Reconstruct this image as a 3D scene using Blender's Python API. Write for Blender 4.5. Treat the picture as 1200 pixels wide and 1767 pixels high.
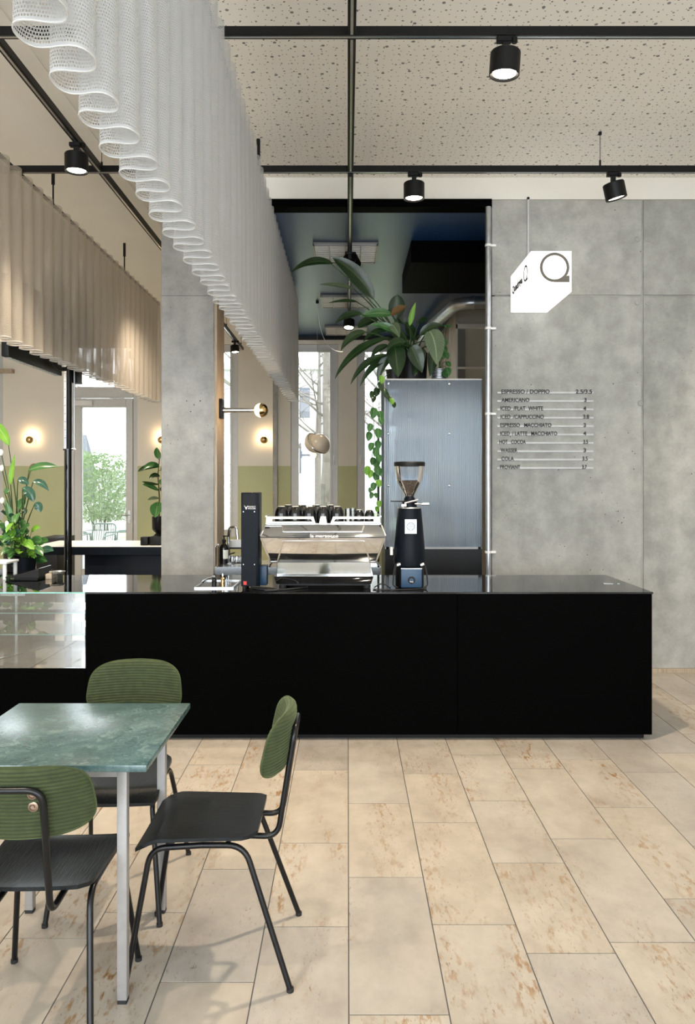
import bpy, bmesh, math, random
from math import sin, cos, pi, radians as R
from mathutils import Vector as V, Matrix, Quaternion
random.seed(7)
SC = bpy.context.scene
COL = SC.collection
for o in list(bpy.data.objects):
    bpy.data.objects.remove(o, do_unlink=True)

# ------------------------------------------------------------------ camera
F = 1300.0                      # focal length in pixels of the 1200 x 1767 frame
EYE = 1.6
cd = bpy.data.cameras.new('camera'); cam = bpy.data.objects.new('camera', cd); COL.objects.link(cam)
cam.location = (0, 0, EYE); cam.rotation_euler = (R(90), 0, 0)
cd.sensor_fit = 'VERTICAL'; cd.sensor_height = 36.0; cd.lens = F/1767*36.0
cd.shift_y = -(883.5-830)/1767; cd.clip_start = 0.05; cd.clip_end = 300
SC.camera = cam

# ------------------------------------------------------------------ world, daylight, exposure
w = bpy.data.worlds.new('world'); SC.world = w; w.use_nodes = True
nt = w.node_tree; bg = nt.nodes['Background']
bg.inputs['Color'].default_value = (0.90, 0.96, 1.0, 1); bg.inputs['Strength'].default_value = 5.6
SC.view_settings.view_transform = 'Standard'; SC.view_settings.look = 'None'
SC.view_settings.exposure = 0.45; SC.view_settings.gamma = 1.0; SC.view_settings.use_curve_mapping = False
try:
    SC.cycles.transparent_max_bounces = 48; SC.cycles.max_bounces = 10
    SC.cycles.caustics_reflective = False; SC.cycles.caustics_refractive = False
except Exception: pass

def area(name, loc, rot, sx, sy, power, color):
    l = bpy.data.lights.new(name, 'AREA'); l.shape = 'RECTANGLE'; l.size = sx; l.size_y = sy
    l.energy = power; l.color = color
    o = bpy.data.objects.new(name, l); COL.objects.link(o); o.location = loc; o.rotation_euler = rot
    return o
# daylight entering by the tall windows of the wall behind the camera
FRONT_WIN = [(-4.8, -3.4), (-2.6, -1.2), (-0.3, 1.1), (1.9, 3.3)]
for a, b in FRONT_WIN:
    area('window_daylight', ((a+b)/2, -3.45, 1.9), (R(90), 0, 0), b-a, 3.0, 50, (0.80, 0.90, 1.0))
SPOT_COL = (1.0, 0.84, 0.64)

# ------------------------------------------------------------------ helpers
def W(px, py, Y):
    return V(((px-600)/F*Y, Y, EYE-(py-830)/F*Y))

class M:
    def __init__(s): s.v = []; s.f = []; s.uv = []
    def add(s, vs, fs, uv=None):
        n = len(s.v); s.v += [V(p) for p in vs]; s.f += [tuple(i+n for i in f) for f in fs]
        s.uv += uv if uv else [(0, 0)]*len(vs); return s
    def box(s, x0, x1, y0, y1, z0, z1):
        vs = [(x, y, z) for z in (z0, z1) for y in (y0, y1) for x in (x0, x1)]
        return s.add(vs, [(0,2,3,1),(4,5,7,6),(0,1,5,4),(2,6,7,3),(0,4,6,2),(1,3,7,5)])
    def cube(s, c, d):
        return s.box(c[0]-d[0]/2, c[0]+d[0]/2, c[1]-d[1]/2, c[1]+d[1]/2, c[2]-d[2]/2, c[2]+d[2]/2)
    def tube(s, pts, r, n=10, cap=True):
        pts = [V(p) for p in pts]; m = len(pts); rs = r if isinstance(r, (list, tuple)) else [r]*m
        t0 = (pts[1]-pts[0]).normalized(); up = V((0,0,1)) if abs(t0.z) < .9 else V((1,0,0))
        nx = t0.cross(up).normalized(); vs = []; prev = t0
        for i in range(m):
            t = (pts[min(i+1, m-1)]-pts[max(i-1, 0)]).normalized()
            nx = (prev.rotation_difference(t) @ nx); nx = (nx-t*nx.dot(t)).normalized(); prev = t
            ny = t.cross(nx)
            for k in range(n):
                a = 2*pi*k/n; vs.append(pts[i]+(nx*cos(a)+ny*sin(a))*rs[i])
        fs = [(i*n+k, i*n+(k+1) % n, (i+1)*n+(k+1) % n, (i+1)*n+k) for i in range(m-1) for k in range(n)]
        if cap: fs += [tuple(range(n-1, -1, -1)), tuple((m-1)*n+k for k in range(n))]
        return s.add(vs, fs)
    def lathe(s, prof, c=(0,0,0), n=24, axis=None, a0=0, a1=2*pi, cap=False):
        # prof: (radius, height) along the axis
        q = V((0,0,1)).rotation_difference(V(axis).normalized()) if axis is not None else Quaternion()
        full = abs(a1-a0-2*pi) < 1e-6; cols = n if full else n+1; vs = []
        for r, z in prof:
            for k in range(cols):
                a = a0+(a1-a0)*k/n; vs.append(V(c)+q @ V((r*cos(a), r*sin(a), z)))
        fs = []
        for i in range(len(prof)-1):
            for k in range(n):
                k2 = (k+1) % cols; fs.append((i*cols+k, i*cols+k2, (i+1)*cols+k2, (i+1)*cols+k))
        if cap and full: fs += [tuple(range(cols-1, -1, -1)), tuple((len(prof)-1)*cols+k for k in range(cols))]
        return s.add(vs, fs)
    def cyl(s, c, r, h, n=20, axis=None):
        return s.lathe([(r, 0), (r, h)], c, n, axis, cap=True)
    def ball(s, c, r, n=20, m=12, sc=(1,1,1)):
        vs = []; fs = []
        for i in range(m+1):
            a = pi*i/m
            for k in range(n):
                b = 2*pi*k/n; vs.append((c[0]+r*sc[0]*sin(a)*cos(b), c[1]+r*sc[1]*sin(a)*sin(b), c[2]-r*sc[2]*cos(a)))
        for i in range(m):
            for k in range(n): fs.append((i*n+k, i*n+(k+1) % n, (i+1)*n+(k+1) % n, (i+1)*n+k))
        return s.add(vs, fs)
    def prism(s, poly, d):
        # poly: list of 3d points, d: extrusion vector
        n = len(poly); d = V(d); vs = [V(p) for p in poly]+[V(p)+d for p in poly]
        fs = [tuple(range(n-1, -1, -1)), tuple(range(n, 2*n))]+[(i, (i+1) % n, n+(i+1) % n, n+i) for i in range(n)]
        return s.add(vs, fs)
    def build(s, name, mat, parent=None, base=None, bevel=0, seg=2, sharp=35, uv=False):
        off = V(base) if base is not None else (LOC.get(parent.name, V((0,0,0))) if parent else V((0,0,0)))
        me = bpy.data.meshes.new(name); me.from_pydata([p-off for p in s.v], [], s.f); me.update()
        if uv:
            l = me.uv_layers.new(name='UVMap')
            for lp in me.loops: l.data[lp.index].uv = s.uv[lp.vertex_index]
        bm = bmesh.new(); bm.from_mesh(me)
        bmesh.ops.recalc_face_normals(bm, faces=bm.faces)
        if bevel:
            bmesh.ops.bevel(bm, geom=[e for e in bm.edges if len(e.link_faces) == 2 and e.calc_face_angle(0) > R(30)],
                            offset=bevel, segments=seg, profile=.5, affect='EDGES', clamp_overlap=True)
        bm.to_mesh(me); bm.free()
        for p in me.polygons: p.use_smooth = True
        me.set_sharp_from_angle(angle=R(sharp))
        return link(name, me, mat, parent, base)
LOC = {}
def link(name, me, mat, parent=None, base=None):
    o = bpy.data.objects.new(name, me); COL.objects.link(o)
    if mat and not me.materials: me.materials.append(mat)
    if parent: o.parent = parent; LOC[o.name] = LOC.get(parent.name, V((0,0,0)))
    elif base is not None: o.location = base; LOC[o.name] = V(base)
    return o
def tag(o, label, cat, group=None):
    o['label'] = label; o['category'] = cat
    if group: o['group'] = group
    return o
def thing(name, loc, label, cat, group=None, rz=0):
    o = bpy.data.objects.new(name, None); COL.objects.link(o); o.location = loc; o.rotation_euler = (0,0,rz)
    o.empty_display_size = .1; LOC[o.name] = V(loc); return tag(o, label, cat, group)
def struct(o): o['kind'] = 'structure'; return o
def copy_tree(o, parent=None):
    c = o.copy(); COL.objects.link(c); c.parent = parent
    for ch in list(o.children): copy_tree(ch, c)
    return c
def rnd_path(pts, rad, n=6):
    pts = [V(p) for p in pts]; out = [pts[0]]
    for i in range(1, len(pts)-1):
        a = pts[i-1]-pts[i]; b = pts[i+1]-pts[i]; r = min(rad, a.length*.48, b.length*.48)
        p0 = pts[i]+a.normalized()*r; p1 = pts[i]+b.normalized()*r
        for k in range(n+1):
            t = k/n; out.append(p0*(1-t)**2+pts[i]*2*t*(1-t)+p1*t*t)
    return out+[pts[-1]]
def bez(a, b, c, n=10):
    a, b, c = V(a), V(b), V(c)
    return [a*(1-t)**2+b*2*t*(1-t)+c*t*t for t in [k/n for k in range(n+1)]]
def text_obj(name, body, mat, parent, loc, width, height, rot=(R(90),0,0), depth=.002, bold=0.0):
    cu = bpy.data.curves.new('t', 'FONT'); cu.body = body; cu.size = 1.0; cu.extrude = .02; cu.offset = bold
    to = bpy.data.objects.new('t', cu); COL.objects.link(to)
    dg = bpy.context.evaluated_depsgraph_get(); me = bpy.data.meshes.new_from_object(to.evaluated_get(dg))
    bpy.data.objects.remove(to, do_unlink=True); bpy.data.curves.remove(cu)
    xs = [v.co.x for v in me.vertices]; ys = [v.co.y for v in me.vertices]
    sx = width/(max(xs)-min(xs)) if width else None; sy = height/(max(ys)-min(ys))
    if sx is None: sx = sy
    x0, y0 = min(xs), min(ys)
    rm = Matrix.Rotation(rot[2], 3, 'Z') @ Matrix.Rotation(rot[1], 3, 'Y') @ Matrix.Rotation(rot[0], 3, 'X')
    off = LOC.get(parent.name, V((0,0,0))) if parent else V((0,0,0))
    for v in me.vertices:
        p = V(((v.co.x-x0)*sx, (v.co.y-y0)*sy, (v.co.z)*depth/.02)); v.co = rm @ p+V(loc)-off
    me.name = name; me.materials.clear()
    return link(name, me, mat, parent)

# ------------------------------------------------------------------ materials
MATS = {}
class NT:
    def __init__(s, name):
        m = bpy.data.materials.new(name); m.use_nodes = True; s.m = m; s.t = m.node_tree; s.n = s.t.nodes
        s.p = s.n['Principled BSDF']; s.out = s.n['Material Output']; MATS[name] = m
    def node(s, kind, **kw):
        n = s.n.new(kind)
        for k, v in kw.items():
            if k in n.inputs.keys() if isinstance(k, str) else False: n.inputs[k].default_value = v
            else: setattr(n, k, v)
        return n
    def l(s, a, b): s.t.links.new(a, b)
    def coord(s, kind='Object', scale=(1,1,1), rand=0):
        tc = s.n.new('ShaderNodeTexCoord'); mp = s.n.new('ShaderNodeMapping'); mp.inputs['Scale'].default_value = scale
        src = tc.outputs[kind]
        if rand:
            oi = s.n.new('ShaderNodeObjectInfo'); ad = s.n.new('ShaderNodeVectorMath'); ad.operation = 'ADD'
            ml = s.n.new('ShaderNodeMath'); ml.operation = 'MULTIPLY'; ml.inputs[1].default_value = rand
            s.l(oi.outputs['Random'], ml.inputs[0]); s.l(src, ad.inputs[0]); s.l(ml.outputs[0], ad.inputs[1]); src = ad.outputs[0]
        s.l(src, mp.inputs['Vector']); return mp.outputs['Vector']
    def noise(s, vec, scale, detail=4, rough=.55):
        n = s.n.new('ShaderNodeTexNoise'); n.inputs['Scale'].default_value = scale; n.inputs['Detail'].default_value = detail
        n.inputs['Roughness'].default_value = rough; s.l(vec, n.inputs['Vector']); return n.outputs['Fac']
    def ramp(s, fac, stops):
        r = s.n.new('ShaderNodeValToRGB'); e = r.color_ramp.elements
        while len(e) < len(stops): e.new(.5)
        for el, (p, c) in zip(e, stops):
            el.position = p; el.color = (c, c, c, 1) if not isinstance(c, tuple) else (*c, 1)
        s.l(fac, r.inputs['Fac']); return r.outputs['Color']
    def mix(s, fac, a, b, mode='MIX'):
        n = s.n.new('ShaderNodeMix'); n.data_type = 'RGBA'; n.blend_type = mode
        for sock, v in ((n.inputs[0], fac), (n.inputs[6], a), (n.inputs[7], b)):
            if isinstance(v, (int, float)): sock.default_value = v
            elif isinstance(v, tuple): sock.default_value = (*v, 1)
            else: s.l(v, sock)
        return n.outputs[2]
    def math(s, op, a, b=None):
        n = s.n.new('ShaderNodeMath'); n.operation = op
        for i, v in enumerate((a, b)):
            if v is None: continue
            if isinstance(v, (int, float)): n.inputs[i].default_value = v
            else: s.l(v, n.inputs[i])
        return n.outputs[0]
    def bump(s, h, strength=.3, dist=.01):
        b = s.n.new('ShaderNodeBump'); b.inputs['Strength'].default_value = strength; b.inputs['Distance'].default_value = dist
        s.l(h, b.inputs['Height']); s.l(b.outputs['Normal'], s.p.inputs['Normal'])
    def set(s, col=None, rough=None, metal=None, **kw):
        for k, v in (('Base Color', col), ('Roughness', rough), ('Metallic', metal), *kw.items()):
            if v is None: continue
            i = s.p.inputs[k]
            if isinstance(v, tuple): i.default_value = (*v, 1)
            elif isinstance(v, (int, float)): i.default_value = v
            else: s.l(v, i)
        return s

def simple(name, col, rough=.5, metal=0, grain=0.06, gscale=12, **kw):
    t = NT(name); vec = t.coord()
    f = t.noise(vec, gscale, 3)
    lo = tuple(c*(1-grain) for c in col); hi = tuple(min(1, c*(1+grain)) for c in col)
    t.set(t.ramp(f, [(.3, lo), (.7, hi)]), rough, metal, **kw); return t.m

black = simple('black_paint', (.003, .003, .0035), .45, **{'Specular IOR Level': .25})
black_matte = simple('black_matte_front', (.0006, .0006, .0006), .6, **{'Specular IOR Level': .02})
black_gloss = simple('black_gloss_top', (.004, .004, .0045), .07, gscale=3)
black_tube = simple('black_tube', (.004, .004, .005), .30, **{'Specular IOR Level': .35})
black_plastic = simple('black_plastic', (.003, .005, .009), .42, **{'Specular IOR Level': .12})
navy = simple('navy_panel', (.012, .045, .10), .45)
rubber = simple('rubber', (.01, .01, .01), .7)
chrome = simple('chrome', (.68, .71, .75), .06, 1.0, .02)
steel = simple('brushed_steel', (.62, .64, .66), .25, 1.0, .05, 40)
alu = simple('aluminium_leg', (.36, .35, .345), .5, .4, .04, 30)
galv = simple('galvanised_pipe', (.50, .52, .55), .32, .9, .10, 14)
cream = simple('cream_plaster', (.87, .84, .775), .75, 0, .02, 2)
white_plastic = simple('white_plastic', (.82, .82, .80), .4, 0, .02)
frame_grey = simple('window_frame_grey', (.60, .60, .59), .45, .1, .03)
gold = simple('gold_mirror', (.75, .52, .24), .12, 1.0, .03)
darkceil = simple('dark_blue_ceiling', (.011, .054, .165), .34, 0, .10, 1.5, **{'Specular IOR Level': .8})
beige = simple('beige_panel', (.60, .56, .46), .7, 0, .03, 3)
greystrip = simple('grey_strip', (.22, .21, .19), .7)
red = simple('red_switch', (.65, .02, .02), .35)
coffee = None

def make_wood(name, a, b, rough, scale=(2, 30, 30), bstr=.15):
    t = NT(name); v = t.coord('Object', scale); f = t.noise(v, 3, 5, .6)
    t.set(t.ramp(f, [(.35, a), (.65, b)]), rough, **({'Specular IOR Level': .3} if 'black' in name else {})); t.bump(f, bstr, .004); return t.m
wood = make_wood('oak_board', (.36, .28, .20), (.52, .42, .31), .55, (30, 30, 2))
black_ply = make_wood('black_stained_ply', (.002, .003, .0035), (.010, .013, .016), .33, (60, 5, 60), .35)

def m_wall2():
    t = NT('two_tone_wall_paint'); tc = t.n.new('ShaderNodeTexCoord'); sp = t.n.new('ShaderNodeSeparateXYZ')
    t.l(tc.outputs['Object'], sp.inputs[0]); st = t.math('GREATER_THAN', sp.outputs['Z'], 1.84)
    f = t.noise(tc.outputs['Object'], 2.5, 3)
    up = t.ramp(f, [(.3, (.80, .76, .67)), (.7, (.84, .79, .70))]); lo = t.ramp(f, [(.3, (.50, .52, .29)), (.7, (.53, .55, .32))])
    t.set(t.mix(st, lo, up), .7); return t.m
wall2 = m_wall2()

def m_concrete(name, tint=(1,1,1)):
    t = NT(name); v = t.coord('Object', (1,1,1), 40); v2 = t.coord('Object', (1, 1, .35), 40)
    big = t.noise(v2, 1.6, 5, .6); mid = t.noise(v, 7, 4, .6); fine = t.noise(v, 60, 3)
    def c(x): return tuple(x*k for k in tint)
    base = t.ramp(big, [(.30, c((.27, .265, .24))[:3] if 0 else (.32*tint[0], .32*tint[1], .295*tint[2])), (.52, (.43*tint[0], .425*tint[1], .395*tint[2])), (.72, (.52*tint[0], .51*tint[1], .475*tint[2]))])
    base = t.mix(.5, base, t.ramp(mid, [(.33, .55), (.65, 1.05)]), 'MULTIPLY')
    base = t.mix(.25, base, t.ramp(fine, [(.3, .6), (.7, 1.0)]), 'MULTIPLY')
    vo = t.n.new('ShaderNodeTexVoronoi'); vo.inputs['Scale'].default_value = 21; t.l(v, vo.inputs['Vector'])
    sel = t.noise(v, 3.1, 2); th = t.ramp(sel, [(.48, 0.0), (.80, .19)])
    hole = t.math('LESS_THAN', vo.outputs['Distance'], th)
    base = t.mix(hole, base, (.075, .07, .062))
    t.set(base, .72); h = t.math('SUBTRACT', t.math('MULTIPLY', mid, .5), hole); t.bump(h, .25, .004); return t.m
concrete = m_concrete('board_marked_concrete'); concrete_col = m_concrete('column_concrete', (1.0, 1.0, 1.02))

def m_tile(name, objrand, brick=False):
    t = NT(name); v = t.coord('Object', (1,1,1), 37 if objrand else 0); vs = t.coord('Object', (42, 14, 14), 37 if objrand else 0)
    big = t.noise(v, 3.0, 4, .6); sp = t.noise(vs, 1.0, 6, .62); clus = t.noise(t.coord('Object', (5, 1.1, 1), 37 if objrand else 0), 1.0, 3)
    oi = t.n.new('ShaderNodeObjectInfo')
    base = t.ramp(big, [(.3, (.38, .335, .29)), (.5, (.455, .41, .355)), (.72, (.51, .465, .41))])
    base = t.mix(.35, base, t.ramp(t.noise(t.coord('Object', (14, 9, 9), 37 if objrand else 0), 1.0, 5, .65), [(.35, .72), (.6, 1.06)]), 'MULTIPLY')
    tone = t.ramp(oi.outputs['Random'], [(0, (.88, .885, .90)), (.5, (.98, .97, .95)), (1, (1, .97, .915))])
    base = t.mix(1.0, base, tone, 'MULTIPLY')
    m1 = t.math('MULTIPLY', t.ramp(sp, [(.52, 0.0), (.62, 1.0)]), t.ramp(clus, [(.46, 0.0), (.62, 1.0)]))
    base = t.mix(t.math('MULTIPLY', m1, t.ramp(oi.outputs['Random'], [(0, .15), (.35, .45), (.7, .95), (1, .55)])), base, t.ramp(t.noise(vs, 2.3, 3), [(.35, (.22, .105, .035)), (.65, (.34, .21, .09))]))
    pit = t.math('MULTIPLY', t.ramp(t.noise(vs, 2.6, 5, .7), [(.60, 0.0), (.65, 1.0)]), t.ramp(clus, [(.42, 0.0), (.58, 1.0)]))
    base = t.mix(t.math('MULTIPLY', pit, .7), base, (.17, .10, .05))
    if brick:
        br = t.n.new('ShaderNodeTexBrick'); t.l(t.coord('Object', (1,1,1)), br.inputs['Vector'])
        mp = br.inputs['Vector'].links[0].from_node; mp.inputs['Rotation'].default_value = (0, 0, R(90))
        br.inputs['Scale'].default_value = 1.0; br.inputs['Brick Width'].default_value = .8; br.inputs['Row Height'].default_value = .3017
        br.inputs['Mortar Size'].default_value = .002; br.offset = .37
        base = t.mix(br.outputs['Fac'], base, (.26, .24, .21))
    t.set(base, t.ramp(big, [(.3, .29), (.7, .33)])); t.bump(t.math('SUBTRACT', 1.0, pit), .04, .001); return t.m
tile_m = m_tile('jura_limestone_tile', True); slab_m = m_tile('jura_limestone_floor', False, True)
grout = simple('joint_grout', (.10, .10, .10), .9)

def m_perf():
    t = NT('perforated_ceiling_board'); tc = t.n.new('ShaderNodeTexCoord'); holes = None
    for sc, th, rnd, off in ((6.0, .060, .5, 0), (11.5, .070, .5, 3.3), (21, .075, .55, 7.7)):
        mp = t.n.new('ShaderNodeMapping'); mp.inputs['Location'].default_value = (off, off*1.7, 0); t.l(tc.outputs['Object'], mp.inputs['Vector'])
        vo = t.n.new('ShaderNodeTexVoronoi'); vo.voronoi_dimensions = '2D'; vo.inputs['Scale'].default_value = sc; vo.inputs['Randomness'].default_value = rnd
        t.l(mp.outputs[0], vo.inputs['Vector']); h = t.math('LESS_THAN', vo.outputs['Distance'], th)
        holes = h if holes is None else t.math('MAXIMUM', holes, h)
    t.set(t.mix(holes, (.86, .825, .76), (.22, .21, .20)), .75); t.bump(t.math('SUBTRACT', 1.0, holes), .6, .008); return t.m
perf = m_perf()

def m_net(name, col):
    t = NT(name); uv = t.n.new('ShaderNodeTexCoord').outputs['UV']; sp = t.n.new('ShaderNodeSeparateXYZ'); t.l(uv, sp.inputs[0])
    row = t.math('FLOOR', t.math('MULTIPLY', sp.outputs['Y'], 1/.0088))
    u = t.math('ADD', t.math('MULTIPLY', sp.outputs['X'], 1/.0068), t.math('MULTIPLY', row, .5))
    su = t.math('SINE', t.math('MULTIPLY', u, 2*pi)); sv = t.math('SINE', t.math('MULTIPLY', sp.outputs['Y'], 2*pi/.0088))
    hole = t.math('MULTIPLY', t.math('GREATER_THAN', su, -.28), t.math('GREATER_THAN', sv, -.50))
    hem = t.math('GREATER_THAN', sp.outputs['Y'], .009); hole = t.math('MULTIPLY', hole, hem)
    t.set(col, .85)
    tl = t.n.new('ShaderNodeBsdfTranslucent'); tl.inputs['Color'].default_value = (*col, 1)
    tr = t.n.new('ShaderNodeBsdfTransparent'); m1 = t.n.new('ShaderNodeMixShader'); m1.inputs[0].default_value = .38
    m2 = t.n.new('ShaderNodeMixShader'); t.l(t.p.outputs[0], m1.inputs[1]); t.l(tl.outputs[0], m1.inputs[2])
    t.l(hole, m2.inputs[0]); t.l(m1.outputs[0], m2.inputs[1]); t.l(tr.outputs[0], m2.inputs[2]); t.l(m2.outputs[0], t.out.inputs[0]); return t.m
net = m_net('white_net_fabric', (.58, .585, .59)); net_warm_lit = m_net('warm_lit_net_fabric', (.62, .56, .485))  # second net: same cloth with the warm light put into its colour

def m_glass(name, tint=(1,1,1), refl=.9, base=.04, rough=.0):
    # thin pane: clear transmission plus the mirror reflection of its surface
    t = NT(name); lw = t.n.new('ShaderNodeFresnel'); lw.inputs['IOR'].default_value = 1.5
    tr = t.n.new('ShaderNodeBsdfTransparent'); tr.inputs['Color'].default_value = (*tint, 1)
    gl = t.n.new('ShaderNodeBsdfGlossy'); gl.inputs['Roughness'].default_value = rough
    mx = t.n.new('ShaderNodeMixShader'); f = t.math('MINIMUM', t.math('ADD', t.math('MULTIPLY', lw.outputs[0], refl), base), 1.0)
    t.l(f, mx.inputs[0]); t.l(tr.outputs[0], mx.inputs[1]); t.l(gl.outputs[0], mx.inputs[2]); t.l(mx.outputs[0], t.out.inputs[0]); t.n.remove(t.p); return t.m
pane = m_glass('window_pane'); case_glass = m_glass('vitrine_glass', (.93, .97, .98), 1.0, .20); hopper_glass = m_glass('hopper_glass', (.9, .92, .94), 1.0, .05)
glass_edge = simple('teal_glass_edge', (.25, .55, .50), .2)

def m_poly():
    t = NT('fluted_polycarbonate'); v = t.coord('Object'); sp = t.n.new('ShaderNodeSeparateXYZ'); t.l(v, sp.inputs[0])
    fl = t.math('SINE', t.math('MULTIPLY', sp.outputs['X'], 2*pi/.014))
    bp = t.n.new('ShaderNodeBump'); bp.inputs['Strength'].default_value = .5; bp.inputs['Distance'].default_value = .004; t.l(fl, bp.inputs['Height'])
    rf = t.n.new('ShaderNodeBsdfRefraction'); rf.inputs['IOR'].default_value = 1.08; rf.inputs['Roughness'].default_value = .14; rf.inputs['Color'].default_value = (.84, .92, 1.0, 1)
    gl = t.n.new('ShaderNodeBsdfGlossy'); gl.inputs['Roughness'].default_value = .12; gl.inputs['Color'].default_value = (.9, .95, 1, 1)
    tl = t.n.new('ShaderNodeBsdfTranslucent'); tl.inputs['Color'].default_value = (.70, .84, 1.0, 1)  # blue of the daylight behind is put into the sheet colours
    df = t.n.new('ShaderNodeBsdfDiffuse'); df.inputs['Color'].default_value = (.45, .58, .80, 1)
    for n in (rf, gl): t.l(bp.outputs[0], n.inputs['Normal'])
    def mx(f, a, b):
        n = t.n.new('ShaderNodeMixShader'); n.inputs[0].default_value = f; t.l(a, n.inputs[1]); t.l(b, n.inputs[2]); return n.outputs[0]
    s = mx(.05, mx(.36, rf.outputs[0], tl.outputs[0]), df.outputs[0]); s = mx(.14, s, gl.outputs[0]); t.l(s, t.out.inputs[0]); t.n.remove(t.p); return t.m
poly = m_poly()

def m_marble():
    t = NT('green_marble'); v = t.coord('Object'); w1 = t.noise(v, 6, 8, .68)
    ad = t.n.new('ShaderNodeVectorMath'); ad.operation = 'ADD'; t.l(v, ad.inputs[0]); t.l(w1, ad.inputs[1])
    n2 = t.noise(ad.outputs[0], 9, 7, .65)
    c = t.ramp(n2, [(.34, (.035, .080, .085)), (.48, (.055, .120, .125)), (.56, (.085, .160, .162)), (.66, (.16, .24, .24))])
    vein = t.ramp(t.noise(ad.outputs[0], 15, 4), [(.49, 0.0), (.5, 1.0), (.51, 0.0)])
    t.set(t.mix(t.math('MULTIPLY', vein, .35), c, (.45, .55, .53)), .27, **{'Specular IOR Level': 1.0}); return t.m
marble = m_marble()

def m_cord():
    t = NT('green_corduroy'); v = t.coord('Object'); f = t.noise(v, 30, 4); uv = t.n.new('ShaderNodeTexCoord').outputs['UV']
    sp = t.n.new('ShaderNodeSeparateXYZ'); t.l(uv, sp.inputs[0])
    c = t.ramp(f, [(.3, (.025, .037, .009)), (.7, (.046, .062, .018))])
    c = t.mix(sp.outputs['X'], c, (.008, .013, .003)); t.set(c, .85, **{'Sheen Weight': .35, 'Sheen Roughness': .4, 'Sheen Tint': (.55, .68, .36)}); return t.m
cord = m_cord()

def m_leaf(name, a, b, rib, rough=.3, trans=.18):
    t = NT(name); uv = t.n.new('ShaderNodeTexCoord').outputs['UV']; sp = t.n.new('ShaderNodeSeparateXYZ'); t.l(uv, sp.inputs[0])
    v = t.coord('Object', (1,1,1), 5); f = t.noise(v, 9, 3); c = t.ramp(f, [(.3, a), (.7, b)])
    d = t.math('ABSOLUTE', t.math('SUBTRACT', sp.outputs['X'], .5)); mid = t.math('LESS_THAN', d, .035)
    vein = t.math('GREATER_THAN', t.math('SINE', t.math('MULTIPLY', t.math('ADD', sp.outputs['Y'], t.math('MULTIPLY', d, -.5)), 75)), .86)
    c = t.mix(t.math('MULTIPLY', vein, .25), c, rib); c = t.mix(t.math('MULTIPLY', mid, .8), c, rib); t.set(c, rough)
    tl = t.n.new('ShaderNodeBsdfTranslucent'); t.l(c, tl.inputs['Color']); mx = t.n.new('ShaderNodeMixShader'); mx.inputs[0].default_value = trans
    t.l(t.p.outputs[0], mx.inputs[1]); t.l(tl.outputs[0], mx.inputs[2]); t.l(mx.outputs[0], t.out.inputs[0]); return t.m
leaf_dark = m_leaf('dark_green_leaf', (.007, .024, .007), (.018, .050, .013), (.06, .11, .03), .30)
leaf_mid = m_leaf('mid_green_leaf', (.03, .11, .03), (.06, .18, .05), (.16, .30, .10), .25)
leaf_bright = m_leaf('bright_green_leaf', (.12, .32, .03), (.22, .46, .05), (.30, .55, .12), .35, .3)
leaf_brown = m_leaf('bronze_leaf', (.10, .06, .02), (.17, .09, .03), (.2, .12, .05), .35)
leaf_pale = m_leaf('pale_green_leaf', (.09, .14, .075), (.15, .20, .11), (.3, .38, .22), .4)
leaf_blue = m_leaf('blue_green_leaf', (.02, .07, .05), (.04, .12, .08), (.1, .2, .12), .16)
stem_m = simple('green_stem', (.03, .07, .02), .5); stem_brown = simple('brown_stem', (.10, .06, .03), .7); twig_m = simple('bark', (.11, .10, .085), .9, 0, .2, 10)
soil = simple('dark_soil', (.02, .014, .01), .95); flower = simple('white_petal', (.85, .87, .80), .5)

def emit(name, col, s, base=(.8,.8,.8)):
    t = NT(name); v = t.coord(); f = t.noise(v, 2, 2); t.set(base, .5, **{'Emission Color': t.ramp(f, [(.2, tuple(c*.97 for c in col)), (.8, col)]), 'Emission Strength': s}); return t.m
lens_on = emit('lit_spot_lens', (1.0, .88, .70), 14); sign_lit = emit('lit_sign_acrylic', (1.0, .985, .95), .95)
bulb_on = emit('lit_globe_glass', (1.0, .74, .42), 7.0)
lens_off = simple('unlit_lens', (.10, .10, .10), .15)
ink_grey = simple('taupe_print', (.16, .14, .115), .6); ink_black = simple('black_letter', (.012, .012, .012), .5); ink_white = simple('white_print', (.85, .85, .85), .5)

def m_beans():
    t = NT('roasted_coffee_beans'); v = t.coord(); vo = t.n.new('ShaderNodeTexVoronoi'); vo.inputs['Scale'].default_value = 90; t.l(v, vo.inputs['Vector'])
    t.set(t.ramp(vo.outputs['Distance'], [(.0, (.085, .032, .012)), (.6, (.02, .008, .004))]), .3); t.bump(vo.outputs['Distance'], .8, .006); return t.m
beans = m_beans()
def m_grass():
    t = NT('outdoor_lawn'); v = t.coord(); f = t.noise(v, .8, 5); t.set(t.ramp(f, [(.38, (.30, .28, .24)), (.52, (.12, .17, .06)), (.66, (.22, .25, .14))]), .95); return t.m
lawn = m_grass()
paving = simple('pale_outdoor_paving', (.32, .315, .30), .9, 0, .1, 3)
far_wall = simple('pale_house_render', (.42, .42, .42), .9, 0, .05, .5)
far_win = simple('dark_house_pane', (.06, .07, .09), .3)
bush_m = m_leaf('bamboo_leaf', (.09, .16, .06), (.17, .26, .10), (.2, .28, .13), .5, .35)
sage = simple('sage_green_metal', (.08, .13, .11), .5)
canvas = simple('grey_parasol_canvas', (.16, .175, .20), .9)

# ================================================================== SETTING
CH = 4.14                    # main ceiling height
WY = 6.30                    # plane of the concrete wall and bulkhead
BY = 12.0                    # rear wall
RX, LX = 4.2, -6.6
fl = struct(M().box(LX, RX, -3.5, BY+.3, -.20, -.003).build('floor', slab_m))
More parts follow.
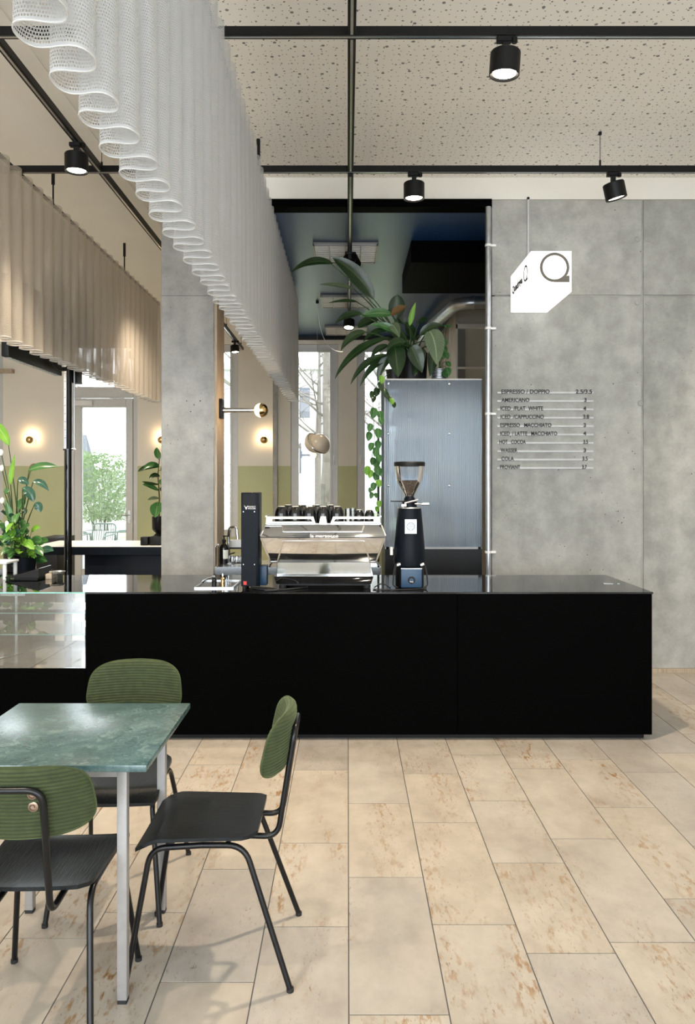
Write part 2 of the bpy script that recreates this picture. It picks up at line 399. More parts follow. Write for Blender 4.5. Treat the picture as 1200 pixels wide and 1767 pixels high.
# --- floor tiles read off the photograph, columns of 0.3017 m
TW = .3017
JO = {0: [2.258, 3.041, 3.738], 1: [2.717, 3.528, 4.118], 2: [3.156, 3.768, 4.40], 3: [2.613, 3.368, 4.19], 4: [2.885, 3.69, 4.33],
      5: [2.55, 3.30, 4.135], 6: [3.0, 3.75, 4.43], -1: [2.705, 3.328, 4.168], -2: [2.405, 3.104, 3.83], -3: [2.794, 3.55, 4.25], -4: [2.636, 3.317, 4.05]}
M().box(-2.72, 3.32, 1.2, 4.73, -.0029, -.0022).build('joint_bed', grout, fl); M().box(1.51, 3.32, 4.73, 6.298, -.0029, -.0022).build('joint_bed', grout, fl)
for c in range(-9, 11):
    js = sorted(JO.get(c, []))
    rr = random.Random(c*13+5)
    if not js: js = [2.3+rr.random()*.5]
    while js[0] > 1.35: js.insert(0, js[0]-rr.uniform(.6, .9))
    end = 6.3 if c >= 5 else 4.72
    while js[-1] < end-.25: js.append(js[-1]+rr.uniform(.58, .88))
    js[-1] = end
    for y0, y1 in zip(js, js[1:]):
        xa, xb = c*TW+.004, (c+1)*TW+.004
        g = .0022; ctr = V(((xa+xb)/2, (y0+y1)/2, 0))
        o = M().box(xa+g-ctr.x, xb-g-ctr.x, y0+g-ctr.y, y1-g-ctr.y, -.014, 0).build('tile', tile_m, sharp=30)
        o.parent = fl; o.location = ctr
# --- ceilings
struct(M().box(-.80, RX, -3.5, WY+.12, CH, CH+.12).build('ceiling_perforated', perf))
struct(M().box(LX, -.80, -3.5, BY+.3, CH, CH+.12).build('ceiling_smooth', cream))
t1 = struct(M().box(-1.90, -1.86, -3.5, BY, CH-.006, CH-.001).build('trim_1', cream))
# --- bulkhead and dark niche
struct(M().box(-.80, RX, WY, WY+.12, 3.955, CH-.001).build('wall_bulkhead', cream))
struct(M().box(-.80, 1.205, WY-.02, WY+.12, 3.885, 3.953).build('trim_2', black_matte))
struct(M().box(-.80, 3.0, WY+.12, BY+.3, 3.90, 4.0).build('ceiling_niche', darkceil))
struct(M().box(-.82, -.80, WY+.12, BY, 3.89, CH-.001).build('trim_3', cream))
struct(M().box(-.80, 3.0, BY-.06, BY-.001, 3.845, 3.899).build('trim_4', black))
# --- concrete wall of four cast panels with recessed joints
cw = struct(M().box(1.235, RX, WY+.012, WY+.32, 0, 3.953).build('wall_concrete', concrete))
JX, JZ = 2.470, 3.15
for (x0, x1) in ((1.207, JX-.008), (JX+.008, RX)):
    for (z0, z1) in ((.032, JZ-.006), (JZ+.006, 3.953)):
        M().box(x0, x1, WY, WY+.30 if x0 < 2 else WY+.05, z0, z1).build('concrete_panel', concrete, cw, bevel=.004, seg=1)
for (x, z) in ((JX-.045, 3.09), (JX+.045, 3.09), (JX-.045, 3.62), (JX+.045, 3.62), (JX-.02, 2.25)):
    M().lathe([(.012, .004), (.020, .006), (.024, 0)], (x, WY-.001, z), 14, (0,-1,0)).build('tie_hole', concrete_col, cw)
struct(M().box(1.95, RX, WY-.015, WY-.001, 0, .034).build('baseboard_right', wood))
struct(M().box(RX, RX+.2, -3.5, WY+.3, 0, CH).build('wall_right', cream))
struct(M().box(LX-.2, LX, -3.5, BY+.3, 0, CH).build('wall_left', cream))
struct(M().box(2.9, 3.1, WY+.32, BY+.3, 0, 4.0).build('wall_niche_side', beige))
# front wall (behind the camera) with window openings
fw = M(); xs = LX
for a, b in FRONT_WIN:
    fw.box(xs, a, -3.7, -3.5, 0, CH); fw.box(a, b, -3.7, -3.5, 0, .4); fw.box(a, b, -3.7, -3.5, 3.4, CH); xs = b
fw.box(xs, RX, -3.7, -3.5, 0, CH); struct(fw.build('wall_front', cream))
# rear wall with door and windows
OPEN = [(-6.35, -5.49, .7, 3.78), (-4.43, -3.35, 0, 3.80), (-2.35, -1.745, .7, 3.78), (-.905, -.150, .7, 3.78), (.150, .905, .7, 3.78)]
bw = M(); x = LX
for a, b, z0, z1 in OPEN:
    bw.box(x, a, BY, BY+.3, 0, CH); bw.box(a, b, BY, BY+.3, z1, CH)
    if z0 > 0: bw.box(a, b, BY, BY+.3, 0, z0)
    x = b
bw.box(x, 3.0, BY, BY+.3, 0, CH); struct(bw.build('wall_back', wall2))
struct(M().box(-1.185, -1.115, BY-.06, BY-.001, 0, CH-.002).build('trim_5', concrete_col))     # slim concrete pier
def window(n, a, b, z0, z1, handle=None):
    f = M(); y0, y1 = BY+.02, BY+.10; t = .115
    f.box(a, a+t, y0, y1, z0, z1); f.box(b-t, b, y0, y1, z0, z1); f.box(a+t, b-t, y0, y1, z0, z0+t); f.box(a+t, b-t, y0, y1, z1-t, z1)
    o = struct(f.build('window_%d' % n, frame_grey, bevel=.006, seg=1))
    s = M(); q = .018
    s.box(a+t-q, a+t+.012, y0-.015, y0, z0+t-q, z1-t+q); s.box(b-t-.012, b-t+q, y0-.015, y0, z0+t-q, z1-t+q)
    s.box(a+t, b-t, y0-.015, y0, z0+t-q, z0+t+.012); s.box(a+t, b-t, y0-.015, y0, z1-t-.012, z1-t+q); s.build('sash_bead', frame_grey, o)
    M().box(a+t, b-t, BY+.055, BY+.061, z0+t, z1-t).build('pane', pane, o)
    if handle:
        M().box(handle-.014, handle+.014, y0-.012, y0, 1.93, 2.01).tube([(handle, y0-.012, 1.985), (handle, y0-.04, 1.985), (handle, y0-.045, 1.86)], .009, 8).build('handle', white_plastic, o)
    return o
window(1, *OPEN[0]); window(2, *OPEN[2]); window(3, *OPEN[3], handle=-.215); window(4, *OPEN[4], handle=.21)
# glazed door
a, b, _, zt = OPEN[1]; y0, y1 = BY+.02, BY+.10
d = M(); d.box(a, a+.07, y0, y1, 0, zt); d.box(b-.07, b, y0, y1, 0, zt); d.box(a, b, y0, y1, zt-.07, zt); d.box(a+.07, b-.07, y0-.01, y1, 2.93, 3.10)
door = struct(d.build('door_1', frame_grey, bevel=.005, seg=1))
l = M(); la, lb = a+.075, b-.075
l.box(la, la+.11, y0-.012, y1-.01, .02, 2.92); l.box(lb-.11, lb, y0-.012, y1-.01, .02, 2.92); l.box(la+.11, lb-.11, y0-.012, y1-.01, .02, .20); l.box(la+.11, lb-.11, y0-.012, y1-.01, 2.78, 2.92)
leaf = l.build('door_leaf', frame_grey, door, bevel=.005, seg=1)
M().box(la+.11, lb-.11, BY+.055, BY+.061, .20, 2.78).build('pane', pane, door)
M().box(a+.07, b-.07, BY+.055, BY+.061, 3.10, zt-.07).build('pane', pane, door)
M().box(lb-.075, lb-.035, y0-.02, y0-.012, .93, 1.13).tube([(lb-.055, y0-.02, 1.06), (lb-.055, y0-.06, 1.06), (lb-.17, y0-.062, 1.06)], .010, 8).cyl((lb-.055, y0-.035, .97), .014, .02, 12, (0,1,0)).build('handle', steel, leaf)
M().box(la+.02, la+.30, y0-.065, y0-.012, 2.80, 2.875).box(la+.20, lb-.32, y0-.035, y0-.015, 2.895, 2.915).build('door_closer', white_plastic, leaf)
M().tube([(a-.03, y0-.04, .05), (a-.03, y0-.04, 3.3)], .014, 8).build('cable_conduit', cream, door)
# shaft block on the right of the niche
sh = struct(M().box(1.45, 2.9, 10.1, BY-.001, 0, 3.899).build('wall_shaft', beige))
for z0, z1 in ((2.0, 3.10), (3.13, 3.63)):
    M().box(1.475, 1.575, 10.08, 10.099, z0, z1).build('panel', greystrip, sh)
M().box(1.452, 1.475, 10.07, 10.099, 1.5, 3.72).box(1.475, 2.2, 10.07, 10.099, 3.10, 3.125).box(1.452, 2.2, 10.07, 10.099, 3.64, 3.70).build('cover_strip', cream, sh)
for yy in (10.6, 11.2): M().box(1.435, 1.449, yy, yy+.02, 1.5, 3.8).build('cover_strip', cream, sh)
# concrete column with oak board on its side
CX0, CX1 = -1.560, -1.115
cl = struct(M().box(CX0, CX1, WY, WY+.38, 0, CH-.001).build('wall_column', concrete_col, bevel=.008, seg=1))
M().box(CX0+.004, CX1-.004, WY-.0015, WY+.0, 3.148, 3.151).build('pour_joint', simple('dark_joint', (.10, .10, .09), .9), cl)
for i in range(3): M().box(CX1, CX1+.022, WY+.012+i*.122, WY+.128+i*.122, 0, 3.19).build('oak_board', wood, cl)
# vertical service pipe beside the concrete wall
p = thing('service_pipe', (1.172, WY-.06, 0), 'silver metal service pipe running up the edge of the concrete wall', 'pipe')
M().cyl((1.172, WY-.03, .0), .024, 3.88, 16).build('pipe', galv, p)
for z in (1.0, 2.15, 2.86, 3.55): M().cyl((1.172, WY-.03, z), .028, .02, 16).box(1.19, 1.235, WY-.04, WY-.001, z, z+.018).build('clip', white_plastic, p)
# duct in the niche
p = thing('ventilation_duct', (1.3, 9.0, 3.70), 'bent galvanised ventilation duct under the dark niche ceiling', 'duct')
M().tube(rnd_path([(2.6, 9.0, 3.73), (1.32, 9.0, 3.73), (1.16, 10.3, 3.73), (1.12, BY-.07, 3.73)], .22, 8), .075, 18).build('tube', galv, p)
for q, ax in (((1.75, 9.0, 3.73), (1,0,0)), ((1.50, 9.0, 3.73), (1,0,0)), ((1.235, 9.75, 3.73), (-.12,1,0)), ((1.17, 10.3, 3.73), (-.06,1,0))):
    M().lathe([(.078, 0), (.082, .004), (.082, .022), (.078, .026)], q, 18, ax).build('collar', galv, p)
M().tube([(1.75, 9.01, 3.80), (1.75, 9.01, 3.899)], .006, 6).build('hanger', galv, p)
tag(M().box(.61, 2.6, 7.2, 8.4, 3.69, 3.899).build('ceiling_box', black_matte, base=None, bevel=.004, seg=1), 'black box casing hung below the dark niche ceiling', 'casing')

# louvred ceiling panels in niche
for i, (y0, pos) in enumerate(((7.25, 'nearest the opening'), (9.28, 'in the middle of the row'), (11.12, 'nearest the rear windows'))):
    t = thing('louvre_light', (-.02, y0+.31, 3.84), 'square louvred light panel in the dark ceiling, '+pos, 'ceiling light', 'louvre panels in the dark ceiling')
    x0, x1, y1 = -.335, .295, y0+.62
    M().box(x0, x1, y0, y1, 3.886, 3.899).build('tray', greystrip, t)
    M().box(x0, x0+.015, y0, y1, 3.866, 3.886).box(x1-.015, x1, y0, y1, 3.866, 3.886).box(x0, x1, y0, y0+.015, 3.866, 3.886).box(x0, x1, y1-.015, y1, 3.866, 3.886).build('frame', alu, t)
    for k in range(1, 4): M().box(x0+.155*k-.006, x0+.155*k+.006, y0+.015, y1-.015, 3.868, 3.8855).build('louvre_bar', white_plastic, t)
    for k in range(1, 9): M().box(x0+.015, x1-.015, y0+.068*k-.012, y0+.068*k+.012, 3.868, 3.8855).build('slat', white_plastic, t)

# ================================================================== TRACK GRID
TZ0, TZ1 = 3.845, 3.89
def track(a, b, label, z0=TZ0, z1=TZ1, along='x', wires=()):
    a, b = V(a), V(b); t = thing('lighting_track', ((a.x+b.x)/2, (a.y+b.y)/2, z0), label, 'lighting track', 'black lighting tracks')
    h = .021
    if along == 'x':
        M().box(a.x, b.x, a.y-h, a.y+h, z0, z1).build('rail', black, t, bevel=.002, seg=1)
        M().box(a.x, b.x, a.y-.007, a.y+.007, z0-.0015, z0-.0002).build('conductor_slot', steel, t)
    else:
        M().box(a.x-h, a.x+h, a.y, b.y, z0, z1).build('rail', black, t, bevel=.002, seg=1)
        M().box(a.x-.007, a.x+.007, a.y, b.y, z0-.0015, z0-.0002).build('conductor_slot', steel, t)
    for wx, wy in wires:
        M().tube([(wx, wy, z1), (wx, wy, CH)], .0025, 6).cyl((wx, wy, CH-.02), .012, .02, 10).cyl((wx, wy, z1), .008, .045, 8).build('suspension_wire', black, t)
    return t
TY1, TY2 = 3.81, 5.485
track((LX+.05, TY1, 0), (RX-.05, TY1, 0), 'black lighting track crossing the ceiling nearest the camera', wires=((2.9, TY1), (-3, TY1)))
track((LX+.05, TY2, 0), (RX-.05, TY2, 0), 'black lighting track crossing just in front of the concrete wall', wires=((1.84, TY2), (-1.80, TY2+.03), (-4, TY2)))
for (ya, yb, s) in ((-3.0, TY1-.022, 'overhead at the camera end'), (TY1+.022, TY2-.022, 'between the two crossing tracks in the middle'), (TY2+.022, 10.2, 'running into the dark niche')):
    track((.022, ya, 0), (.022, yb, 0), 'black lighting track running to the rear, '+s, along='y', z0=3.82 if ya > 5 else TZ0, z1=3.862 if ya > 5 else TZ1)
for (ya, yb, s) in ((-3.0, TY1-.022, 'left of the big curtain near the camera'), (TY1+.022, TY2-.022, 'left of the big curtain between crossing tracks'), (TY2+.022, 9.6, 'left of the big curtain towards the column')):
    track((-1.80, ya, 0), (-1.80, yb, 0), 'black lighting track, '+s, along='y')
track((-1.64, 9.4, 0), (-1.64, 11.75, 0), 'short black lighting track end beyond the column by the rear window', 3.64, 3.685, 'y', wires=((-1.64, 11.6), (-1.64, 10.2)))

def track_spot(mount, aim, label, power=45, lit=True, size=85, r=.076, h=.115, drop=.075, horiz=False, col=SPOT_COL):
    m = V(mount); d = V(aim).normalized()
    t = thing('track_spotlight', m, label, 'spotlight', 'black track spotlights')
    M().box(m.x-.045, m.x+.03, m.y-.018, m.y+.018, m.z-.028, m.z).cyl((m.x+.045, m.y, m.z-.03), .016, .028, 12).build('adapter', black, t, bevel=.003, seg=1)
    top = m+V((0,0,-drop)); c0 = top-d*.0
    M().box(m.x-.016, m.x+.016, m.y-.012, m.y+.012, m.z-drop-.012, m.z-.02).tube([m+V((.0,0,-drop+.01)), c0+d*.02], .013, 8).build('arm', black, t)
    M().lathe([(0, 0), (r*.94, 0), (r, .006), (r, h), (r*.95, h+.002), (r*.90, h-.004), (r*.84, h-.016), (0, h-.016)], c0, 32, d).build('housing', black, t)
    M().lathe([(r*.78, h-.014), (r*.78, h-.009), (0, h-.006)], c0, 28, d).build('lens', lens_on if lit else lens_off, t)
    if lit:
        l = bpy.data.lights.new('spot_beam', 'SPOT'); l.energy = power; l.color = col; l.spot_size = R(size); l.spot_blend = .75; l.shadow_soft_size = .05
        o = bpy.data.objects.new('spot_beam', l); COL.objects.link(o); o.parent = t; o.location = c0+d*(h+.012)-m
        o.rotation_mode = 'QUATERNION'; o.rotation_quaternion = V((0,0,-1)).rotation_difference(d)
    return t
track_spot((.80, TY1, TZ0), (-.05, .06, -1), 'lit black spotlight on the nearest crossing track, right of the middle', 270, size=100)
track_spot((.485, TY2, TZ0), (0, .03, -1), 'lit black spotlight hanging over the opening to the dark niche', 60)
track_spot((1.935, TY2, TZ0), (.26, .10, -1), 'lit tilted black spotlight in front of the concrete wall', 60, size=50)
track_spot((-1.80, 5.0, TZ0), (0, .03, -1), 'lit black spotlight on the track left of the big curtain', 110, size=100)
track_spot((.022, 7.3, 3.82), (.35, .9, -.35), 'unlit black spotlight turned away, on the track in the niche', lit=False, drop=.06)
track_spot((.022, 10.05, 3.82), (-.05, -.25, -1), 'lit black spotlight behind the plant leaves near the rear windows', 30)
track_spot((-1.64, 10.95, 3.64), (.1, -.12, -1), 'lit black spotlight on the short track beyond the column', 20, r=.065, h=.10)
# unseen lamps on the same grid, some of them added as fill
track_spot((-1.80, 1.7, TZ0), (0, .12, -1), 'lit black spotlight above the marble table', 130, size=95)
track_spot((.022, 3.05, TZ0), (.05, .30, -1), 'added unseen fill spotlight on the middle track above the aisle', 40, size=66)  # added out of frame to brighten the floor before the counter

track_spot((-3.5, TY2, TZ0), (0, .45, -1), 'added unseen fill spotlight beyond the left curtain, aimed at rear', 260, size=115)  # added out of frame; its floor bounce brightens the ceiling
track_spot((-5.2, TY2, TZ0), (0, .6, -1), 'added unseen fill spotlight at far left, aimed at the rear wall', 260, size=110)  # added out of frame to lift the rear wall and ceiling
track_spot((-3.4, TY1, TZ0), (0, .2, -1), 'added unseen fill spotlight left of the marble table', 240, size=110)  # added fill, brightens the smooth ceiling off the floor
track_spot((-1.80, 7.6, TZ0), (0, .5, -1), 'added hidden fill spotlight behind the concrete column', 120, size=110)  # added where the column hides it, to lift the rear wall
track_spot((3.3, TY2, TZ0), (.1, .45, -1), 'lit black spotlight at the right end by the concrete wall', 60, size=62)

# ================================================================== CURTAINS
def curtain(name, xc, A, y0, y1, label, seed):
    rr = random.Random(seed); p = .19; n = int((y1-y0)/p); seg = 26; zt, zb = 3.825, 2.585; rows = 9
    t = thing(name, (xc, (y0+y1)/2, zb), label, 'curtain', 'pleated net curtains')
    amp = [1+rr.uniform(-.10, .10) for _ in range(n+2)]; ph = [rr.uniform(-.012, .012) for _ in range(n+2)]; zo = [rr.uniform(-.006, .006) for _ in range(n+2)]
    m = M(); cols = n*seg+1; vs = []; uv = []
    pts = []
    for j in range(rows):
        s = j/(rows-1); z = zb+(zt-zb)*s; L = 0; last = None
        for i in range(cols):
            ti = i/seg; k = int(ti); f = ti-k; a = 2*pi*ti
            am = amp[k]*(1-f)+amp[k+1]*f; pp = ph[k]*(1-f)+ph[k+1]*f; am = 1+(am-1)*(1-s)
            spread = 1-.10*s
            x = xc+A*am*spread*sin(a); y = y0+p*ti-.024*(1-.15*s)*sin(2*a)+pp*(1-s)
            zz = z+(zo[k]*(1-f)+zo[k+1]*f)*(1-s)
            q = V((x, y, zz)); L += (V((x, y, 0))-last).length if last else 0; last = V((x, y, 0))
            vs.append(q); uv.append((L if j == 0 else uv[i][0], (z-zb)))
    fs = [(j*cols+i, j*cols+i+1, (j+1)*cols+i+1, (j+1)*cols+i) for j in range(rows-1) for i in range(cols-1)]
    m.add(vs, fs, uv); m.build('net_fabric', net if xc > -1 else net_warm_lit, t, sharp=80, uv=True)
    h = M()                                        # stitched bottom hem
    h.tube([vs[i] for i in range(0, cols, 1)], .0022, 5); h.build('hem', simple('hem_thread', (.62, .62, .61), .9), t)
    r = thing(name.replace('curtain', 'curtain_rail'), (xc, (y0+y1)/2, 3.825), 'black ceiling rail carrying the '+('big central' if xc > -1 else 'left hand')+' net curtain', 'curtain rail')
    M().box(xc-.012, xc+.012, y0-.05, y1+.05, 3.826, 3.843).build('rail', black, r)
    for yy in [y0+.55+1.95*k for k in range(int((y1-y0)/1.95)+1)]:
        if abs(yy-TY1) < .1 or abs(yy-TY2) < .1: yy += .2
        M().cyl((xc, yy, 3.843), .007, CH-3.843, 8).cyl((xc, yy, CH-.14), .014, .14, 12).build('stem', black, r)
    return t
curtain('net_curtain', -.663, .071, .95, 9.45, 'long white net curtain in deep pleats hanging down the middle of the room', 3)
curtain('net_curtain_left', -2.385, .068, 3.6, 9.5, 'pleated net curtain at left, warm light in its colour, ending behind the concrete column', 5)

# ================================================================== COUNTER
CT = .915; CF, CB = 4.643, 5.497; CR = 1.886; VX = -1.618
ct = thing('bar_counter', (-.9, 5.07, 0), 'long matt black bar counter with glossy black top', 'counter')
SX = (790-600)/F*CF
for x0, x1 in ((VX, SX-.001), (SX+.001, CR-.006)):
    M().box(x0, x1, CF+.004, CF+.03, .035, CT-.012).build('front_panel', black_matte, ct, bevel=.0015, seg=1)
M().box(-4.2, VX-.001, CF+.004, CF+.03, .035, .445).build('front_panel', black_matte, ct)
M().box(CR-.032, CR-.006, CF+.031, CB-.01, .035, CT-.012).build('end_panel', black_matte, ct)
M().box(-4.2, CR-.04, CF+.05, CB-.03, .0, .034).build('plinth', black, ct)
M().box(VX, VX+.02, CF+.031, CB-.01, .035, CT-.012).build('inner_side', black, ct)
M().box(VX+.02, CR-.033, CB-.03, CB-.01, .035, CT-.012).build('rear_panel', black, ct)
M().box(-4.2, VX-.001, CF+.031, CB-.05, .40, .445).build('display_floor', black_gloss, ct)
M().box(VX+.001, CR, CF, CB, CT-.012, CT).build('worktop', black_gloss, ct, bevel=.0015, seg=1)
lp = W(1057, 1010, 4.95); M().box(lp.x-.03, lp.x+.03, 5.02, 5.06, CT, CT+.002).box(lp.x+.06, lp.x+.075, 5.02, 5.03, CT, CT+.002).build('cable_port', steel, ct)
vt = thing('display_case', (-2.9, 5.0, .446), 'glass display case with glass shelves at the left end of the counter', 'display case')
gf = M().box(-4.2, VX-.002, CF+.005, CF+.011, .446, CT-.009).build('front_glass', case_glass, vt)
M().box(-4.2, VX, CF, CB, CT-.008, CT).build('top_glass', case_glass, vt)
M().box(-4.2, VX, CF-.001, CF, CT-.008, CT).build('glass_edge', glass_edge, vt)
for z, dp in ((.785, .40), (.652, .46)):
    s = M().box(-4.2, VX-.004, CF+.02, CF+.02+dp, z-.006, z).build('shelf', case_glass, vt)
    M().box(-4.2, VX-.004, CF+.018, CF+.02, z-.006, z).build('shelf_edge', glass_edge, s)
M().box(-4.2, -2.72, CB-.055, CB-.049, .446, CT-.01).build('rear_glass', case_glass, vt)
px = (18-600)/F*4.9; M().box(px-.006, px+.006, 4.98, 4.995, .446, CT-.009).build('shelf_upright', steel, vt)
M().box(px-.10, px+.06, 4.975, 4.985, .84, .875).build('bracket', steel, vt)
M().tube([(-2.3, CF+.05, .457), (-2.0, CF+.35, .50)], .006, 6).build('tube_light', chrome, vt)

# ------------------------------------------------------------------ espresso machine (seen from its back)
em = thing('espresso_machine', (-.16, 5.0, CT), 'mirror chrome espresso machine seen from behind, on the counter', 'espresso machine')
def X(px, Y=4.72): return (px-600)/F*Y
def Z(py, Y=4.72): return EYE-(py-830)/F*Y
yr = 4.715                                            # ridge nearest to the viewer
def frus(m, a, b):                                    # a, b: (x0,x1,y0,y1,z)
    vs = [(a[0],a[2],a[4]),(a[1],a[2],a[4]),(a[1],a[3],a[4]),(a[0],a[3],a[4]),(b[0],b[2],b[4]),(b[1],b[2],b[4]),(b[1],b[3],b[4]),(b[0],b[3],b[4])]
    return m.add(vs, [(3,2,1,0),(4,5,6,7),(0,1,5,4),(1,2,6,5),(2,3,7,6),(3,0,4,7)])
zr, zt, zlow, zbase, zb2 = Z(927), Z(905, 4.79), Z(971, 4.79), Z(994, 4.75), Z(1008, 4.76)
up = frus(M(), (X(449), X(666), yr, 5.25, zr), (X(457, 4.79), X(660, 4.79), 4.79, 5.18, zt)).build('upper_shell', chrome, em, bevel=.003, seg=2)
lo = frus(M(), (X(466, 4.79), X(648, 4.79), 4.79, 5.17, zlow), (X(449), X(666), yr, 5.25, zr-.003)).build('lower_shell', chrome, em, bevel=.003, seg=2)
def strip(m, p, q, wd, nrm, th=.004):
    p, q, nrm = V(p), V(q), V(nrm).normalized(); s = (q-p).normalized().cross(nrm)*wd/2
    return m.prism([p-s, q-s, q+s, p+s], nrm*th)
nlo = V((0, -(zr-zlow), -(4.79-yr))).normalized(); nup = V((0, -(zt-zr), (4.79-yr))).normalized()
def onlo(px, py):
    k = (py-927)/(971-927); Y = yr+(4.79-yr)*k; return V((X(px, Y), Y, Z(py, Y)))
def onup(px, py):
    k = (927-py)/(927-905); Y = yr+(4.79-yr)*k; return V((X(px, Y), Y, Z(py, Y)))
tr = M()
for a_, b_ in (((479, 969), (489, 934)), ((489, 934), (628, 934)), ((628, 934), (639, 969)), ((451, 929), (467, 970)), ((664, 929), (649, 970)), ((467, 970), (480, 970)), ((638, 970), (649, 970))): strip(tr, onlo(*a_), onlo(*b_), .009, nlo)
tr.build('panel_trim', steel, lo)
tr = M()
for a_, b_ in (((458, 907), (487, 907)), ((487, 907), (489, 917)), ((489, 917), (625, 917)), ((625, 917), (629, 907)), ((449, 925), (457, 907)), ((666, 925), (659, 907))): strip(tr, onup(*a_), onup(*b_), .008, nup, .003)
tr.build('panel_trim', steel, up)
pl = onup(536, 926.2); text_obj('lettering', 'la marzocco', ink_white, up, (pl.x, pl.y-.006, pl.z-.004), X(584)-X(536), .022, (R(55), 0, 0), .0015)
M().box(X(478, 4.80), X(640, 4.80), 4.80, 5.15, zbase+.001, zlow+.002).build('group_base', chrome, em, bevel=.002, seg=1)
frus(M(), (X(477, 4.76), X(641, 4.76), 4.765, 5.25, zb2), (X(473, 4.75), X(645, 4.75), 4.745, 5.26, zbase)).build('drip_base', chrome, em, bevel=.002, seg=1)
M().box(X(480), X(640), 4.785, 5.20, CT+.022, zb2-.001).build('underside', black, em)
for x_, y_ in ((X(486), 4.81), (X(634), 4.81), (X(486), 5.16), (X(634), 5.16)): M().lathe([(.020, 0), (.024, .004), (.024, .022)], (x_, y_, CT), 14, cap=True).build('foot', rubber, em)
M().box(X(459, 4.79), X(658, 4.79), 4.80, 5.17, zt, zt+.006).build('cup_tray', steel, em)
r0, r1 = Z(904, 4.80), Z(891.5, 4.80)
def railframe(xa, xb, inner):
    def P(px, py): return V((X(px, 4.80), 4.80, Z(py, 4.80)))
    m = M(); dv = V((0, .012, 0))
    (ax0, ax1), (bx0, bx1) = (xa, xb)                 # bottom, top px
    o4 = [P(ax0, 904), P(ax1, 904), P(bx1, 891.5), P(bx0, 891.5)]
    i4 = [P(*q) for q in inner]
    vs = o4+i4+[p+dv for p in o4]+[p+dv for p in i4]; fs = []
    for k in range(4):
        j = (k+1) % 4; fs += [(k, j, 4+j, 4+k), (8+k, 12+k, 12+j, 8+j), (k, 8+k, 8+j, j), (4+k, 4+j, 12+j, 12+k)]
    return m.add(vs, fs)
railframe((458.5, 545), (460, 541), [(470, 900), (540, 900), (536, 895.5), (470, 895.5)]).build('tray_rail', white_plastic, em)
railframe((570, 657), (575, 655), [(576, 900), (645, 900), (645, 895.5), (580, 895.5)]).build('tray_rail', white_plastic, em)
def P(px, py, Y): return V((X(px, Y), Y, Z(py, Y)))
M().prism([P(550.5, 905.5, 4.798), P(565, 905.5, 4.798), P(562.5, 891, 4.798), P(553.5, 891, 4.798)], (0, .014, 0)).build('badge', white_plastic, em)
M().tube([(X(459, 4.8), 4.82, r1), (X(459, 4.8), 5.17, r1)], .005, 8).tube([(X(657, 4.8), 4.82, r1), (X(657, 4.8), 5.17, r1)], .005, 8).build('side_rail', chrome, em)
for s in (468, 648): M().tube(rnd_path([(X(s), 5.0, zlow+.01), (X(s)+(.03 if s > 500 else -.03), 4.95, zlow-.03), (X(s)+(.03 if s > 500 else -.03), 4.93, zbase+.04)], .03), .007, 8).build('steam_wand', chrome, em)
# cups on the tray
TT = zt+.006
def cup(x, y, r, h, label, z=TT):
    t = thing('coffee_cup', (x, y, z), label, 'cup', 'black cups on the espresso machine')
    M().lathe([(r*.98, 0), (r, h*.3), (r*.985, h*.55), (r*.90, h*.75), (r*.74, h*.90), (r*.55, h*.98), (r*.52, h), (r*.44, h), (r*.42, h-.006), (0, h-.006)], (x, y, z), 24).build('bowl', black_gloss, t)
    M().lathe([(r*.505, h-.002), (r*.50, h+.002), (r*.40, h+.001)], (x, y, z), 24).build('foot_ring', flower, t)
    M().tube(rnd_path([(x, y+r*.93, z+h*.68), (x, y+r*1.32, z+h*.66), (x, y+r*1.30, z+h*.2), (x, y+r*.98, z+h*.18)], .02), .005, 8).build('handle', black_gloss, t)
ords = ('first from the left', 'second from the left', 'third from the left', 'fourth from the left', 'fifth, beside the glasses')
for i, cx in enumerate((486, 510, 534, 558, 582)): cup(X(cx, 4.90), 4.90, .0445, .104, 'upturned black cup in front row on the machine, '+ords[i])
for i, cx in enumerate((498, 522, 546, 570)): cup(X(cx, 5.03), 5.03, .0445, .110, 'upturned black cup in the second row, %s gap' % ('first', 'second', 'third', 'fourth')[i])
for i, cx in enumerate((620, 638)): cup(X(cx, 4.90), 4.90, .032, .082, 'small upturned black espresso cup, '+('next to the glasses' if i == 0 else 'at the right end of the tray'))
for i, cx in enumerate((601, 609)):
    t = M().lathe([(.022, 0), (.0215, .05), (.020, .095), (.0, .095), (.0, .088), (.018, .088), (.020, 0)], (X(cx, 4.86+.06*i), 4.86+.06*i, TT), 12).build('drinking_glass', hopper_glass, base=V((X(cx, 4.86+.06*i), 4.86+.06*i, TT)))
    tag(t, ('left' if i == 0 else 'right')+' one of two clear glasses upturned among the cups', 'glass', 'glasses on the espresso machine')

# ------------------------------------------------------------------ milk tower
mt = thing('milk_dispenser_tower', (-.62, 4.87, CT), 'tall narrow black milk dispenser tower beside the espresso machine', 'dispenser')
x0, x1, yf = X(416, 4.77), X(446, 4.77), 4.77
zt2, zb3 = Z(850, 4.77), Z(1012, 4.77)
M().box(x0, x1, yf+.004, yf+.19, zb3, zt2).build('body', black_plastic, mt, bevel=.004)
M().box(x0+.004, x1-.014, yf, yf+.003, zb3+.004, zt2-.09).build('back_plate', black_plastic, mt)
for k in range(9): M().box(x0+.012, x1-.02, yf+.0005, yf+.0035, zt2-.016-k*.0088, zt2-.011-k*.0088).build('vent_slat', black, mt)
for sx_, sy_ in ((x0+.016, 883), (x1-.024, 883), (x0+.016, 974), (x1-.024, 974)): M().cyl((sx_, yf-.002, Z(sy_, yf)), .003, .003, 8, (0,1,0)).build('screw', steel, mt)
